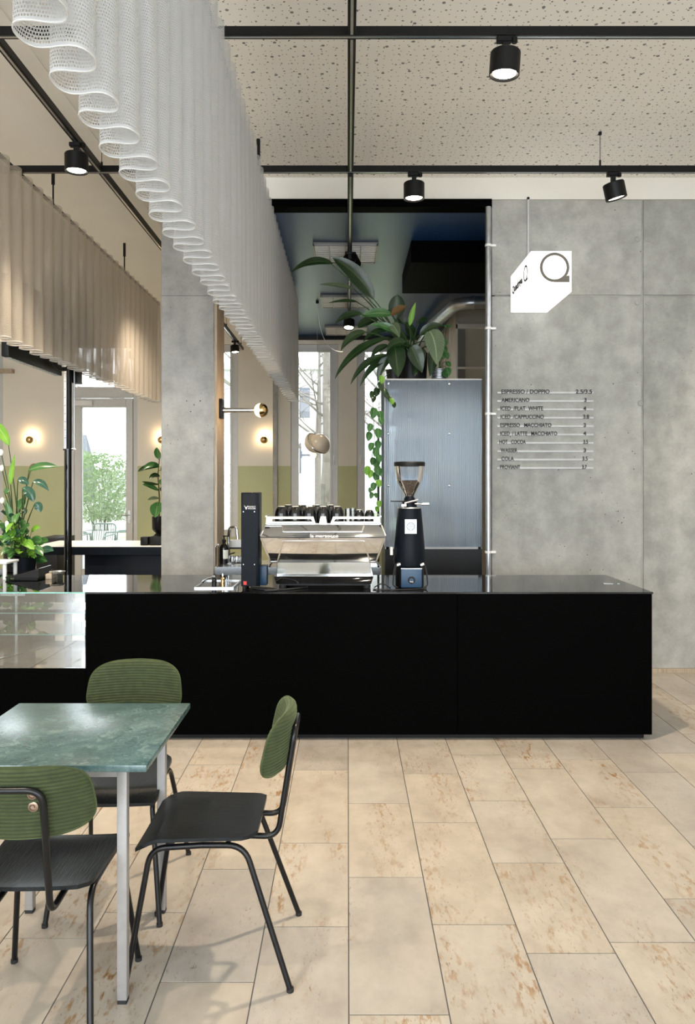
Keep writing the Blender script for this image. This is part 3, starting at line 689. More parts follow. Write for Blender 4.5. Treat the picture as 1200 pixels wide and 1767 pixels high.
text_obj('lettering', 'PERFECT', ink_white, mt, (X(428.3, yf), yf-.001, Z(875.5, yf)), X(441.5)-X(428.3), .0085, depth=.0006)
text_obj('lettering', 'MOOSE', ink_white, mt, (X(428.3, yf), yf-.001, Z(878.8, yf)), X(441.5)-X(428.3), .0095, depth=.0006)
def Q(px, py): return V((X(px, yf), yf-.001, Z(py, yf)))
ml = M(); ml.prism([Q(423.8,875), Q(426.2,875), Q(426.4,877), Q(425.7,879), Q(424.5,879), Q(423.6,877)], (0, .001, 0))
for s in (-1, 1):
    ml.prism([Q(425+s*1, 875.6), Q(425+s*2.6, 874.6), Q(425+s*3.3, 871.8), Q(425+s*2.6, 872.6), Q(425+s*2.0, 873.8), Q(425+s*.8, 874.6)], (0, .001, 0))
ml.build('moose_emblem', ink_white, mt)
M().box(X(420.5, yf), X(426, yf), yf-.006, yf+.002, Z(1009, yf), Z(1003, yf)).build('power_switch', red, mt)
for fx in (x0+.018, x1-.02):
    for fy in (yf+.03, yf+.16): M().cyl((fx, fy, CT), .013, zb3-CT+.001, 12).build('foot', rubber, mt)
M().box(x1+.0, x1+.045, yf+.08, yf+.17, CT+.012, Z(975, 4.9)).build('side_box', navy, mt, bevel=.003)
# power leads on the counter
def lead(pts, r, label, group='leads on the counter'):
    P0 = V(pts[0]); m = M().tube(rnd_path(pts, .05, 5), r, 8)
    return tag(m.build('power_lead', rubber, base=P0), label, 'cable', group)
lead([(x0+.06, 4.79, CT+.012), (x0+.10, 4.74, CT+.006), (x0+.20, 4.70, CT+.006), (x0+.30, 4.72, CT+.006), (x0+.42, 4.82, CT+.006)], .005, 'thick black lead curling from the milk tower to the machine')
lead([(x0+.08, 4.75, CT+.019), (x0+.15, 4.71, CT+.02), (x0+.19, 4.765, CT+.008), (x0+.26, 4.69, CT+.005), (x0+.16, 4.675, CT+.005)], .005, 'looped black lead lying in front of the milk tower')
lead([(.17, 4.80, CT+.006), (.21, 4.78, CT+.035), (.245, 4.76, CT+.03), (.265, 4.78, CT+.006), (.275, 4.82, CT+.006)], .004, 'black lead arching between machine and grinder')
lead([(.16, 4.74, CT+.005), (.24, 4.71, CT+.005), (.33, 4.715, CT+.005), (.42, 4.73, CT+.005), (.50, 4.78, CT+.005)], .004, 'thin black lead lying flat in front of grinder')

# ------------------------------------------------------------------ grinder
gy = 4.87; gx = X(707, gy); g = thing('coffee_grinder', (gx, gy, CT), 'black coffee grinder with bean filled glass hopper on the counter', 'grinder')
def gz(py): return Z(py, gy)
M().lathe([(.088, 0), (.092, .012), (.092, gz(978)-CT-.006), (.084, gz(976)-CT)], (gx, gy, CT), 32, cap=True).build('base', black, g)
M().lathe([(.098, gz(975)), (.103, gz(966)), (.099, gz(945)), (.089, gz(915)), (.079, gz(885)), (.075, gz(877)), (.074, gz(875)), (0, gz(874.5))], (gx, gy, 0), 36).build('body', black_plastic, g)
M().lathe([(.0765, gz(877)), (.077, gz(876)), (.074, gz(875))], (gx, gy, 0), 36).build('silver_ring', steel, g)
M().lathe([(.048, gz(875)), (.048, gz(866)), (.038, gz(864)), (.036, gz(860)), (.030, gz(858)), (.030, gz(854))], (gx, gy, 0), 28).build('collar', black_plastic, g)
hp = M().lathe([(.030, gz(857)), (.038, gz(852)), (.076, gz(835)), (.084, gz(829)), (.098, gz(804))], (gx, gy, 0), 36).build('hopper', hopper_glass, g)
M().lathe([(.028, gz(857)), (.036, gz(852)), (.073, gz(835)), (.079, gz(829.5)), (.060, gz(828.5)), (.025, gz(829.5)), (0, gz(830.5))], (gx, gy, 0), 32).build('beans', beans, hp)
M().lathe([(.096, gz(805)), (.101, gz(804)), (.102, gz(799)), (.096, gz(797)), (0, gz(796.6))], (gx, gy, 0), 36).build('lid', black, g)
M().tube([(gx-.02, gy-.045, gz(865)), (gx-.125, gy-.05, gz(864.5))], .0035, 8).build('hopper_gate', black, g)
M().tube([(gx+.03, gy-.045, gz(869)), (gx+.075, gy-.05, gz(869.5))], .005, 8).cyl((gx+.075, gy-.05, gz(869.5)), .0075, .045, 10, (1,-.05,.02)).build('adjusting_lever', steel, g)
M().tube([(gx-.035, gy-.05, gz(868)), (gx+.05, gy-.052, gz(862))], .006, 8).cyl((gx-.055, gy-.05, gz(872.5)), .014, .03, 12, (1,0,0)).build('clamp', steel, g)
zm = gz(907); rb = .0885
M().box(gx-.037, gx+.037, gy-rb-.012, gy-rb-.003, gz(919), gz(895)).box(gx-.03, gx+.03, gy-rb-.003, gy-rb+.03, gz(916), gz(898)).build('name_plate', galv, g)
nm = M()
nm.lathe([(.026, 0), (.026, .0015), (.022, .0015), (.022, 0)], (gx, gy-rb-.0125, zm), 24, (0,-1,0))
for k in range(-3, 4):
    wd = math.sqrt(max(.0, .020**2-(k*.0055)**2)); nm.box(gx-wd, gx+wd, gy-rb-.0135, gy-rb-.0125, zm+k*.0055-.0013, zm+k*.0055+.0013)
for sx_ in (-1, 1):
    for sz_ in (-1, 1): nm.cyl((gx+sx_*.032, gy-rb-.0135, zm+sz_*.038), .0025, .002, 8, (0,1,0))
nm.build('plate_relief', black, g)
pp = M().box(gx-.062, gx+.068, gy-.118, gy-.07, CT+.012, gz(977.5)).build('press_panel', navy, g, bevel=.003)
M().box(gx-.063, gx+.069, gy-.12, gy-.10, gz(978)-.001, gz(977)).build('panel_edge', steel, g)
M().lathe([(.024, 0), (.024, .0015), (.013, .0015), (.013, 0)], (gx+.003, gy-.1195, gz(997)), 24, (0,-1,0)).build('ring_emblem', black, pp)
text_obj('lettering', 'PUQ', ink_white, pp, (gx-.007, gy-.1225, gz(1001)), .021, .010, depth=.0006)
for s in (-1, 1):
    M().lathe([(.012, -.012), (.014, 0), (.012, .012)], (gx+s*.075, gy-.07, gz(972.5)), 12, (1, 0, .3), cap=True).build('knob', steel, g)
    M().tube(rnd_path([(gx+s*.092, gy-.05, gz(972)), (gx+s*.105, gy-.06, gz(985)), (gx+s*.112, gy-.06, gz(1008)), (gx+s*.08, gy-.09, gz(1011))], .02), .005, 8).build('cable_loop', rubber, g)
M().cyl((gx-.118, gy-.02, gz(957)), .01, .05, 10, (0,0,1)).build('side_bracket', white_plastic, g)

# ------------------------------------------------------------------ rinser tray with taps, left on worktop
rt = thing('rinser_tray', (-.86, 5.0, CT), 'shallow steel rinsing tray let into the worktop left of the milk tower', 'tray')
M().box(-.965, -.735, 4.80, 5.14, CT, CT+.003).build('tray_floor', black_gloss, rt)
M().box(-.975, -.965, 4.80, 5.14, CT, CT+.010).box(-.735, -.725, 4.80, 5.14, CT, CT+.010).box(-.975, -.725, 5.14, 5.15, CT, CT+.010).box(-.975, -.725, 4.79, 4.80, CT, CT+.010).build('rim', galv, rt)
bp_ = W(371.5, 1012, 4.85); bs = thing('glass_rinser', (bp_.x, 4.80, CT+.004), 'small chrome rinser with black grip at front of the tray', 'rinser')
M().lathe([(.014, 0), (.016, .03), (.015, .055), (.010, .06), (.012, .075), (.008, .085), (0, .087)], (bp_.x, 4.815, CT+.004), 16).build('body', black_gloss, bs)
M().lathe([(.016, .058), (.018, .066), (.012, .078), (0, .082)], (bp_.x, 4.815, CT+.006), 16).build('cap', chrome, bs)
M().tube(rnd_path([(bp_.x-.012, 4.815, CT+.07), (bp_.x-.05, 4.82, CT+.06), (bp_.x-.08, 4.84, CT+.035)], .02), .006, 8).build('lever', chrome, bs)
b2 = W(383.5, 1004, 5.0); bt = thing('small_bottle', (b2.x, 5.03, CT+.004), 'tiny amber dropper bottle standing in the steel tray', 'bottle')
M().lathe([(.014, 0), (.014, .03), (.007, .037), (.007, .045)], (b2.x, 5.03, CT+.004), 14, cap=True).build('bottle', gold, bt)
M().lathe([(.008, .045), (.008, .058), (.005, .066), (0, .067)], (b2.x, 5.03, CT+.004), 14).build('cap', chrome, bt)

# ------------------------------------------------------------------ steel back bar with sink, tap, bottles
bb = thing('back_bar', (-.4, 6.4, 0), 'stainless steel back bar with round sink behind the counter', 'work table')
sm = M(); sx, sy, sr = -.88, 6.40, .145
n = 32; ring = [(sx+sr*cos(2*pi*k/n), sy+sr*sin(2*pi*k/n)) for k in range(n)]
def sq(k):
    a = 2*pi*k/n; c_, s_ = cos(a), sin(a); q = max(abs(c_), abs(s_)); return (sx+.18*c_/q, sy+.25*s_/q)
outer = [sq(k) for k in range(n)]
sm.add([(*p, .90) for p in ring]+[(*p, .90) for p in outer], [(k, (k+1) % n, n+(k+1) % n, n+k) for k in range(n)])
sm.lathe([(sr, .90), (sr-.01, .885), (sr-.02, .78), (.02, .77), (0, .77)], (sx, sy, 0), n)
sm.build('sink', steel, bb)
M().box(sx+.18, .27, 6.15, 6.65, .86, .90).box(sx-.18, sx+.18, 6.15, 6.152, .86, .90).build('steel_top', steel, bb)
M().box(-1.08, sx-.18, 6.15, 6.65, .86, .90).box(-1.08, .27, 6.13, 6.149, .80, .90).build('apron', steel, bb)
M().box(-1.07, .26, 6.62, 6.64, .05, .85).build('rear_panel', black, bb)
for lx in (-1.05, -.4, .24):
    for ly in (6.17, 6.58): M().box(lx-.015, lx+.015, ly-.015, ly+.015, 0, .80).build('leg', steel, bb)
tp = thing('swan_neck_tap', (-.985, 6.55, .90), 'chrome swan neck tap over the sink', 'tap')
tb = W(394.5, 965, 6.5); tx = tb.x
M().tube(rnd_path([(tx, 6.5, .90), (tx, 6.5, W(0, 925, 6.5).z), (tx+.01, 6.49, W(0, 910, 6.5).z), (tx+.075, 6.47, W(0, 908, 6.5).z), (tx+.085, 6.46, W(0, 930, 6.5).z)], .05, 8), .012, 12).build('spout', chrome, tp)
M().lathe([(.024, 0), (.024, .01), (.017, .014), (.017, .10), (.013, .105)], (tx, 6.5, .90), 16).build('body', chrome, tp)
M().tube([(tx+.015, 6.49, .97), (tx+.06, 6.47, .985)], .006, 8).build('lever', chrome, tp)
def pump_bottle(x, y, label, s=1.0):
    t = thing('soap_bottle', (x, y, .90), label, 'bottle', 'dark bottles by the sink')
    M().lathe([(.036*s, 0), (.038*s, .01), (.038*s, .13*s), (.032*s, .15*s), (.014*s, .165*s), (.014*s, .18*s)], (x, y, .90), 22, cap=True).build('bottle', black_gloss, t)
    M().lathe([(.017*s, .18*s), (.017*s, .20*s), (.006*s, .203*s), (.006*s, .225*s), (.011*s, .226*s), (.011*s, .236*s)], (x, y, .90), 16, cap=True).tube([(x, y, .90+.231*s), (x+.04*s, y-.005, .90+.229*s)], .005*s, 8).build('pump', black, t)
    M().lathe([(.0386*s, .04*s), (.0386*s, .115*s)], (x, y, .90), 10, a0=R(-95), a1=R(-15)).build('paper_label', flower, t)
pump_bottle(W(387, 0, 6.42).x, 6.42, 'dark pump soap bottle with white label left of the tap', 1.0)
pump_bottle(W(379, 0, 6.56).x-.008, 6.57, 'smaller dark pump bottle half hidden behind the labelled one', .82)
wb = thing('white_box', (-.85, 6.60, .90), 'white box on a dark rack behind the sink', 'box')
bz = W(0, 944, 6.6).z; M().box(W(397, 0, 6.6).x, W(420, 0, 6.6).x, 6.58, 6.66, bz, W(0, 932, 6.6).z).build('box', white_plastic, wb)
M().box(W(397, 0, 6.6).x-.01, W(424, 0, 6.6).x, 6.56, 6.68, bz-.014, bz-.001).box(W(397, 0, 6.6).x-.008, W(397, 0, 6.6).x+.006, 6.57, 6.58, .90, bz-.014).box(W(424, 0, 6.6).x-.016, W(424, 0, 6.6).x-.002, 6.57, 6.58, .90, bz-.014).build('rack', black, wb)
for i in range(3):
    xx = W(401+i*8, 0, 6.5).x; o = M().lathe([(.022, 0), (.024, .03), (.020, .05), (.012, .056), (.0, .056)], (xx, 6.50+.01*i, .90), 14).build('steel_pot', steel, base=V((xx, 6.50+.01*i, .90)))
    tag(o, ('left', 'middle', 'right')[i]+' of three little steel pots beside the tap', 'pot', 'steel pots')
cp = thing('chrome_rail', (-1.06, 6.2, .90), 'slim upright chrome rail with bracket at the column foot', 'rail')
M().tube(rnd_path([(W(373, 0, 6.2).x, 6.2, .80), (W(373, 0, 6.2).x, 6.2, W(0, 942, 6.2).z), (W(377, 0, 6.2).x, 6.2, W(0, 939, 6.2).z)], .02), .006, 8).ball((W(377, 0, 6.2).x, 6.2, W(0, 940, 6.2).z), .012, 10, 6).build('rail', chrome, cp)

# ------------------------------------------------------------------ polycarbonate enclosure
PY = 6.36; PX0, PX1 = .317, 1.135; PZ = 2.455
pc = thing('polycarbonate_cabinet', (.73, 6.7, 0), 'tall cabinet of fluted polycarbonate sheets, tinted for blue daylight, behind the counter', 'cabinet')
PB = 1.045
M().box(PX0, PX1, PY, PY+.008, PB, PZ).build('front_sheet', poly, pc)
M().box(PX0, PX0+.008, PY+.009, 7.05, PB, PZ).build('side_sheet', poly, pc)
M().box(PX0, PX1, PY, 7.05, PZ, PZ+.008).build('top_sheet', poly, pc)
fr = M()
for fx, fy in ((PX0+.01, PY+.01), (PX1-.03, PY+.01), (PX0+.01, 7.02), (PX1-.03, 7.02), (.80, PY+.02)): fr.box(fx, fx+.025, fy, fy+.025, PB-.02, PZ-.001)
fr.box(PX0, PX1, PY+.01, PY+.03, PB-.02, PB-.001); fr.build('frame', alu, pc)
M().box(PX0+.002, PX1, PY+.0, 7.05, 0, PB-.021).build('lower_case', black, pc)
M().box(PX0-.006, PX0, PY-.004, PY+.02, PB, PZ+.006).box(PX0, PX1, PY-.004, PY-.0005, PZ-.004, PZ+.008).build('edge_profile', alu, pc)
M().tube(rnd_path([(PX0+.05, PY+.05, 2.33), (.55, PY+.05, 2.37), (.80, PY+.05, 2.36), (1.05, PY+.05, 2.43), (PX1-.02, PY+.05, 2.44)], .1), .014, 10).build('hose', galv, pc)
for z in (2.12, 1.78, 1.50, 1.30):
    s = M().box(PX0+.05, PX1-.04, PY+.12, 6.98, z-.012, z).build('shelf', white_plastic, pc)
for x_, z_ in ((.345, 2.42), (.86, 2.42), (.345, 2.0), (.86, 2.0), (.345, 1.56), (.86, 1.56)): M().lathe([(.010, 0), (.010, .003), (.004, .006), (0, .006)], (x_, PY-.0005, z_), 12, (0,-1,0)).build('screw', chrome, pc)
for x0_, z_, w_, h_, c_ in ((.40, 2.12, .34, .10, greystrip), (.42, 1.78, .30, .20, white_plastic), (.86, 1.78, .20, .24, white_plastic), (.40, 1.50, .32, .17, steel), (.84, 1.50, .22, .13, beige), (.42, 1.30, .5, .09, black_plastic)):
    o = M().box(x0_, x0_+w_, PY+.18, PY+.5, z_+.0005, z_+h_).build('storage_box', c_, base=V((x0_+w_/2, PY+.34, z_)), bevel=.008)
    tag(o, 'blurred %s box behind fluted sheet, %s' % ({'grey_strip': 'grey', 'white_plastic': 'white', 'brushed_steel': 'steel', 'beige_panel': 'beige', 'black_plastic': 'black'}[c_.name], 'on the %s shelf %s' % ({2.12: 'top', 1.78: 'second', 1.50: 'third', 1.30: 'lowest'}[z_], 'right' if x0_ > .8 else 'left')), 'box')
tag(M().cyl((.268, 6.55, .9), .010, 1.13, 10).build('black_post', black, base=V((.268, 6.55, .90))), 'thin black post behind the trailing vine', 'post')

# ================================================================== PLANTS
PROF = {'lance': lambda s: sin(pi*s**.75)**.9 if 0 < s < 1 else 0, 'oval': lambda s: sin(pi*s)**.65 if 0 < s < 1 else 0,
        'heart': lambda s: (sin(pi*min(1, .18+s*.82)))**.8*(1 if s > .02 else .6) if s < 1 else 0}
def leaf_mesh(B, T, wd, sag=(0,0,0), nrm=(0,-1,.5), kind='lance', fold=.25, n=10, wave=0):
    B, T = V(B), V(T); C = (B+T)/2+V(sag); m = M(); vs = []; uv = []; nrm = V(nrm)
    for i in range(n+1):
        s = i/n; p = B*(1-s)**2+C*2*s*(1-s)+T*s*s; tg = ((C-B)*(1-s)+(T-C)*s).normalized()
        cr = tg.cross(nrm); cr = cr.normalized() if cr.length > 1e-4 else V((1,0,0)); nn = cr.cross(tg).normalized()
        h = max(.002*wd*5, wd/2*PROF[kind](s))
        for k, u in ((-1, 0), (-.55, .225), (0, .5), (.55, .775), (1, 1)):
            wv = wave*wd*sin(s*14+k*2)*abs(k)
            vs.append(p+cr*h*k+nn*(abs(k)**1.3*h*fold+wv)); uv.append((u, s))
    fs = [(i*5+k, i*5+k+1, (i+1)*5+k+1, (i+1)*5+k) for i in range(n) for k in range(4)]
    return m.add(vs, fs, uv)
def plant_leaf(t, root, B, T, wd, mat, stem=stem_m, sag=(0,0,0), nrm=(0,-1,.5), kind='lance', fold=.25, rs=.006, bow=.0, wave=.02, n=10):
    leaf_mesh(B, T, wd, sag, nrm, kind, fold, n, wave).build('leaf', mat, t, uv=True, sharp=180)
    if root is not None:
        r_, B = V(root), V(B); mid = (r_+B)/2+V((0, 0, bow))
        M().tube(bez(r_, mid, B+(V(T)-B)*.04, 7), [rs*1.3]*3+[rs]*3+[rs*.7]*2, 6).build('stem', stem, t)

# --- big leafy plant on the cabinet
bx_, by_ = .565, 6.70; pz = PZ+.008
bp = thing('philodendron', (bx_, by_, pz), 'large dark leafed philodendron spreading from black pot on the polycarbonate cabinet', 'plant')
M().lathe([(.115, 0), (.135, .01), (.15, .27), (.14, .275), (.135, .25), (0, .25)], (bx_, by_, pz), 28).build('pot', black, bp)
M().lathe([(0, .258), (.134, .256)], (bx_, by_, pz), 20).build('soil', soil, bp)
root = V((bx_, by_, pz+.24))
LV = [  # base px, tip px, depth, width m, material, sag px-ish (x,z), kind
 ((646,517),(574,444),6.6,.15,leaf_dark,(.06,.05),'oval'), ((575,455),(503,470),6.5,.085,leaf_dark,(-.02,.10),'lance'),
 ((613,499),(551,491),6.75,.055,leaf_pale,(0,.03),'lance'), ((618,521),(567,523),6.5,.04,leaf_dark,(0,.025),'lance'),
 ((625,541),(578,559),6.4,.07,leaf_dark,(-.03,.05),'lance'), ((677,543),(622,546),6.45,.09,leaf_mid,(0,.04),'lance'),
 ((676,545),(703,528),6.4,.075,leaf_brown,(.0,.03),'lance'), ((684,551),(686,508),6.8,.15,leaf_dark,(0,.0),'oval'),
 ((707,563),(718,521),6.55,.05,leaf_bright,(-.01,0),'lance'), ((632,572),(588,606),6.35,.075,leaf_dark,(-.04,.06),'lance'),
 ((672,569),(627,590),6.5,.065,leaf_dark,(-.03,.05),'lance'), ((672,582),(578,654),6.4,.085,leaf_dark,(-.09,.10),'lance'),
 ((671,596),(640,618),6.55,.06,leaf_dark,(-.03,.04),'lance'), ((672,612),(605,664),6.42,.07,leaf_dark,(-.06,.10),'lance'),
 ((678,617),(621,668),6.5,.06,leaf_dark,(-.05,.10),'lance'), ((673,614),(652,660),6.45,.075,leaf_dark,(-.03,.05),'lance'),
 ((682,597),(687,651),6.42,.16,leaf_dark,(0,.03),'heart'), ((710,598),(729,643),6.38,.14,leaf_dark,(-.01,.04),'heart'),
 ((742,571),(754,630),6.45,.17,leaf_pale,(.03,.06),'heart'), ((724,579),(766,562),6.55,.085,leaf_dark,(0,.06),'lance'),
 ((690,575),(640,561),6.5,.07,leaf_mid,(0,.05),'lance'), ((700,560),(668,535),6.9,.09,leaf_dark,(0,.04),'lance'),
 ((700,590),(668,605),6.4,.09,leaf_dark,(-.02,.05),'lance'), ((716,585),(700,556),6.9,.09,leaf_dark,(0,.02),'oval'),
 ((705,585),(676,596),6.9,.09,leaf_dark,(-.02,.05),'lance'), ((735,590),(770,600),6.75,.10,leaf_dark,(.02,.05),'heart'),
 ((728,600),(716,650),6.5,.11,leaf_dark,(0,.04),'heart'), ((676,558),(690,583),6.5,.09,leaf_pale,(.0,.03),'lance'),
 ((722,560),(738,551),6.8,.06,leaf_dark,(.0,.03),'oval'), ((748,600),(742,650),6.6,.10,leaf_dark,(.02,.03),'heart'),
 ((690,600),(662,640),6.7,.09,leaf_dark,(-.03,.05),'lance'), ((654,552),(618,566),6.55,.10,leaf_dark,(-.02,.04),'oval')]
rr = random.Random(4)
for (b_, t_, Y_, wd, mt_, sg, kd) in LV:
    nr = V((rr.uniform(-.3, .3), -1, rr.uniform(.2, .7))) if wd < .13 else V((rr.uniform(-.1, .1), -1, .25))
    plant_leaf(bp, root+V((rr.uniform(-.06, .06), rr.uniform(-.06, .06), .0)), W(*b_, Y_), W(*t_, Y_+rr.uniform(-.1, .05)), wd, mt_, sag=(sg[0], 0, sg[1]), nrm=nr, kind=kd, bow=.10, rs=.006)
# --- pothos in a ribbed pot, trailing down the cabinet edge
vb = V((.40, 6.47, pz)); vp = thing('pothos_vine', vb, 'pothos vine trailing down the left edge of the polycarbonate cabinet', 'plant')
M().lathe([(.05, 0), (.06, .005), (.07, .09), (.066, .092), (.06, .075), (0, .075)], vb, 20).build('pot', black, vp)
strands = [[W(668, 650, 6.62), W(655, 640, 6.33), W(655, 700, 6.33), W(652, 760, 6.33), W(654, 820, 6.33), W(652, 878, 6.33)], [W(668, 650, 6.60), W(660, 636, 6.33), W(643, 690, 6.31), W(647, 760, 6.31), W(640, 800, 6.31)],
           [W(668, 650, 6.58), W(658, 655, 6.30), W(664, 680, 6.30), W(675, 692, 6.30), W(679, 701, 6.30)]]
for s in strands:
    s[0] = vb+V((rr.uniform(-.03, .0), -.02, .08)); M().tube(rnd_path(s, .08, 5), .0025, 6).build('stem', stem_m, vp)
VL = [(658,655,13,0,1),(655,667,14,1,0),(652,677,14,-1,0),(662,676,11,1,0),(666,682,11,1,0),(671,688,11,1,0),(676,693,11,1,1),(679,699,9,1,0),(643,681,11,-1,0),(646,689,10,-1,0),(647,713,17,-1,0),(655,717,14,1,0),(657,726,12,1,0),(640,738,13,-1,0),(653,748,16,0,0),(639,753,14,-1,0),(653,768,14,0,0),(642,771,13,-1,0),(650,780,14,-1,0),(653,791,13,1,0),(645,796,12,-1,0),(650,800,16,0,0),(636,812,14,-1,1),(641,818,13,-1,1),(650,812,15,1,0),(655,815,12,1,0),(648,822,13,0,0),(653,834,12,1,1),(646,840,13,-1,0),(640,846,8,-1,0),(642,855,10,-1,0),(648,855,8,1,0),(654,870,11,0,1),(651,879,9,0,1)]
for (x_, y_, h_, sd, br_) in VL:
    Y_ = 6.31+rr.uniform(-.02, .03); b_ = W(x_+rr.uniform(-1, 1), y_-h_*.55, Y_); t_ = W(x_+sd*h_*.25, y_+h_*.6, Y_-.02)
    plant_leaf(vp, None, b_, t_, h_*.0049*.85, (leaf_bright if br_ else (leaf_mid if y_ > 700 else leaf_dark)), nrm=(rr.uniform(-.4, .4), -1, .2), kind='heart', sag=(0, -.008, 0), n=6)
rp = W(753, 655, 6.62); rt_ = thing('ribbed_pot_plant', (rp.x, 6.66, pz), 'small creeper in a ribbed silver pot on the cabinet, right of the black pot', 'plant')
M().lathe([(r_, z_) for k in range(7) for r_, z_ in ((.060, k*.018), (.070, k*.018+.006), (.070, k*.018+.012), (.060, k*.018+.017))]+[(.05, .12), (0, .12)], (rp.x+.03, 6.66, pz), 22).build('pot', galv, rt_)
M().lathe([(0, .118), (.055, .118)], (rp.x+.03, 6.66, pz+.002), 14).build('soil', soil, rt_)
c0 = V((rp.x+.03, 6.66, pz+.12))
for i, (x_, y_, h_) in enumerate(((768, 603, 12), (772, 613, 11), (768, 590, 13), (774, 640, 14), (770, 645, 12), (776, 562, 5), (770, 563, 5), (764, 612, 14), (762, 598, 12), (775, 628, 10))):
    b_ = W(x_-3, y_-h_*.4, 6.6); plant_leaf(rt_, c0, b_, W(x_+2, y_+h_*.6, 6.57), h_*.0048, leaf_mid, kind='heart', rs=.002, bow=.05, n=6)

# --- strelitzia + peace lily behind the counter at left
LY = 6.75; lb = W(45, 985, LY); base_z = .78
lc = thing('plant_stand', (-2.93, LY, 0), 'low black cabinet carrying the potted plants behind the counter', 'cabinet')
M().box(-3.5, -2.73, LY-.22, LY+.28, .06, base_z).build('body', black, lc, bevel=.003)
M().box(-3.48, -2.75, LY-.20, LY+.26, 0, .059).build('plinth', black, lc)
for i in range(2): M().box(-3.49+i*.38, -3.12+i*.38, LY-.238, LY-.221, .08, base_z-.02).build('door', black, lc, bevel=.002, seg=1)
st = thing('strelitzia', (-2.98, LY+.06, base_z), 'tall strelitzia with paddle leaves and white blooms at the left edge', 'plant')
sp0 = V((-2.98, LY+.06, base_z))
M().lathe([(.10, 0), (.115, .01), (.125, .20), (.118, .205), (.112, .18), (0, .18)], sp0, 26).build('pot', black, st)
M().lathe([(0, .185), (.112, .183)], sp0, 16).build('soil', soil, st)
SL = [((16,770),(-14,726),6.75,.09,leaf_bright,(.02,.03),'oval'), ((18,838),(26,783),6.62,.05,leaf_bright,(-.01,0),'lance'), ((48,812),(102,806),6.7,.075,leaf_mid,(0,.05),'lance'),
      ((30,828),(50,836),6.6,.065,leaf_blue,(0,.03),'oval'), ((38,842),(58,866),6.55,.085,leaf_blue,(.03,.04),'oval'), ((56,831),(84,848),6.6,.06,leaf_blue,(.03,.05),'lance'), ((60,868),(70,884),6.55,.075,leaf_blue,(.02,.02),'oval'),
      ((32,878),(45,858),6.75,.09,leaf_mid,(0,.0),'lance'), ((52,814),(62,800),6.75,.05,leaf_brown,(0,.02),'lance'), ((8,852),(16,848),6.7,.06,leaf_mid,(0,.02),'oval'), ((38,880),(44,888),6.6,.05,leaf_dark,(.02,.02),'lance'), ((22,905),(10,862),6.6,.06,leaf_mid,(0,0),'lance')]
for (b_, t_, Y_, wd, mt_, sg, kd) in SL:
    plant_leaf(st, sp0+V((rr.uniform(-.05, .05), rr.uniform(-.04, .04), .18)), W(*b_, Y_), W(*t_, Y_), wd, mt_, sag=(sg[0], 0, sg[1]), nrm=(rr.uniform(-.3, .3), -1, .45), kind=kd, rs=.0055, bow=.06)
for (x_, y_) in ((2, 781), (3, 808), (4, 864)):
    q = W(x_, y_, 6.7); M().ball(q, .024, 12, 8, (.8, .5, 1.2)).build('bloom', flower, st); M().tube(bez(sp0+V((0, 0, .18)), (sp0+q)/2+V((.02, 0, .12)), q), .004, 6).build('stem', stem_m, st)
plp = V((-2.84, LY-.12, base_z)); pe = thing('peace_lily', plp, 'bushy peace lily with glossy leaves in front of the strelitzia', 'plant')
M().lathe([(.075, 0), (.085, .01), (.095, .15), (.088, .153), (.084, .135), (0, .135)], plp, 24).build('pot', black_plastic, pe)
for i in range(84):
    a_ = rr.uniform(0, 2*pi); px_, py_ = 32+rr.gauss(0, 17), 933+rr.gauss(0, 17); Y_ = 6.6+rr.uniform(-.2, .2)
    ang = rr.uniform(-.3, .3)+math.atan2(px_-33, 25); ln = rr.uniform(18, 30)
    b_ = W(px_, py_, Y_); t_ = W(px_+sin(ang)*ln, py_+rr.uniform(-.6, .75)*ln, Y_-.08)
    plant_leaf(pe, plp+V((0, 0, .135)) if i % 2 == 0 else None, b_, t_, rr.uniform(.055, .085), rr.choice([leaf_mid, leaf_mid, leaf_blue, leaf_bright, leaf_mid]), sag=(0, 0, .03), nrm=(rr.uniform(-.6, .6), -1, rr.uniform(.1, .9)), kind='oval', rs=.003, bow=.02, n=7)
for (x_, y_) in ((12, 905), (15, 928)): M().ball(W(x_, y_, 6.45), .03, 10, 6, (.6, .3, 1.1)).build('bloom', flower, pe)

# --- work table and items, left behind counter
wt = thing('side_table', (-2.36, 7.84, 0), 'pale topped side table on dark panels behind the black pole', 'table')
M().box(-3.14, -1.62, 7.48, 8.2, .945, .952).build('top_laminate', white_plastic, wt)
M().box(-3.14, -1.62, 7.48, 8.2, .865, .9445).build('top_board', black_plastic, wt)
M().box(-2.64, -1.66, 7.56, 8.1, .0, .8645).build('panel_base', black_plastic, wt, bevel=.003)
rb_ = W(271, 921, 7.75); rub = thing('rubber_plant', (rb_.x, 7.75, .952), 'young rubber plant in black pedestal pot on the side table', 'plant')
def rz(py): return W(0, py, 7.75).z
M().lathe([(.062, .952), (.062, rz(925)), (.03, rz(920)), (.055, rz(916)), (.068, rz(913)), (.07, rz(891)), (.064, rz(891)), (.062, rz(895)), (0, rz(895))], (rb_.x+.02, 7.75, 0), 24, cap=True).build('pot', black, rub)
stx = rb_.x+.01; M().tube([(stx+.01, 7.75, rz(896)), (stx+.015, 7.75, rz(860)), (stx+.0, 7.75, rz(820)), (stx+.015, 7.75, rz(792))], [.009, .008, .006, .004], 8).build('trunk', stem_brown, rub)
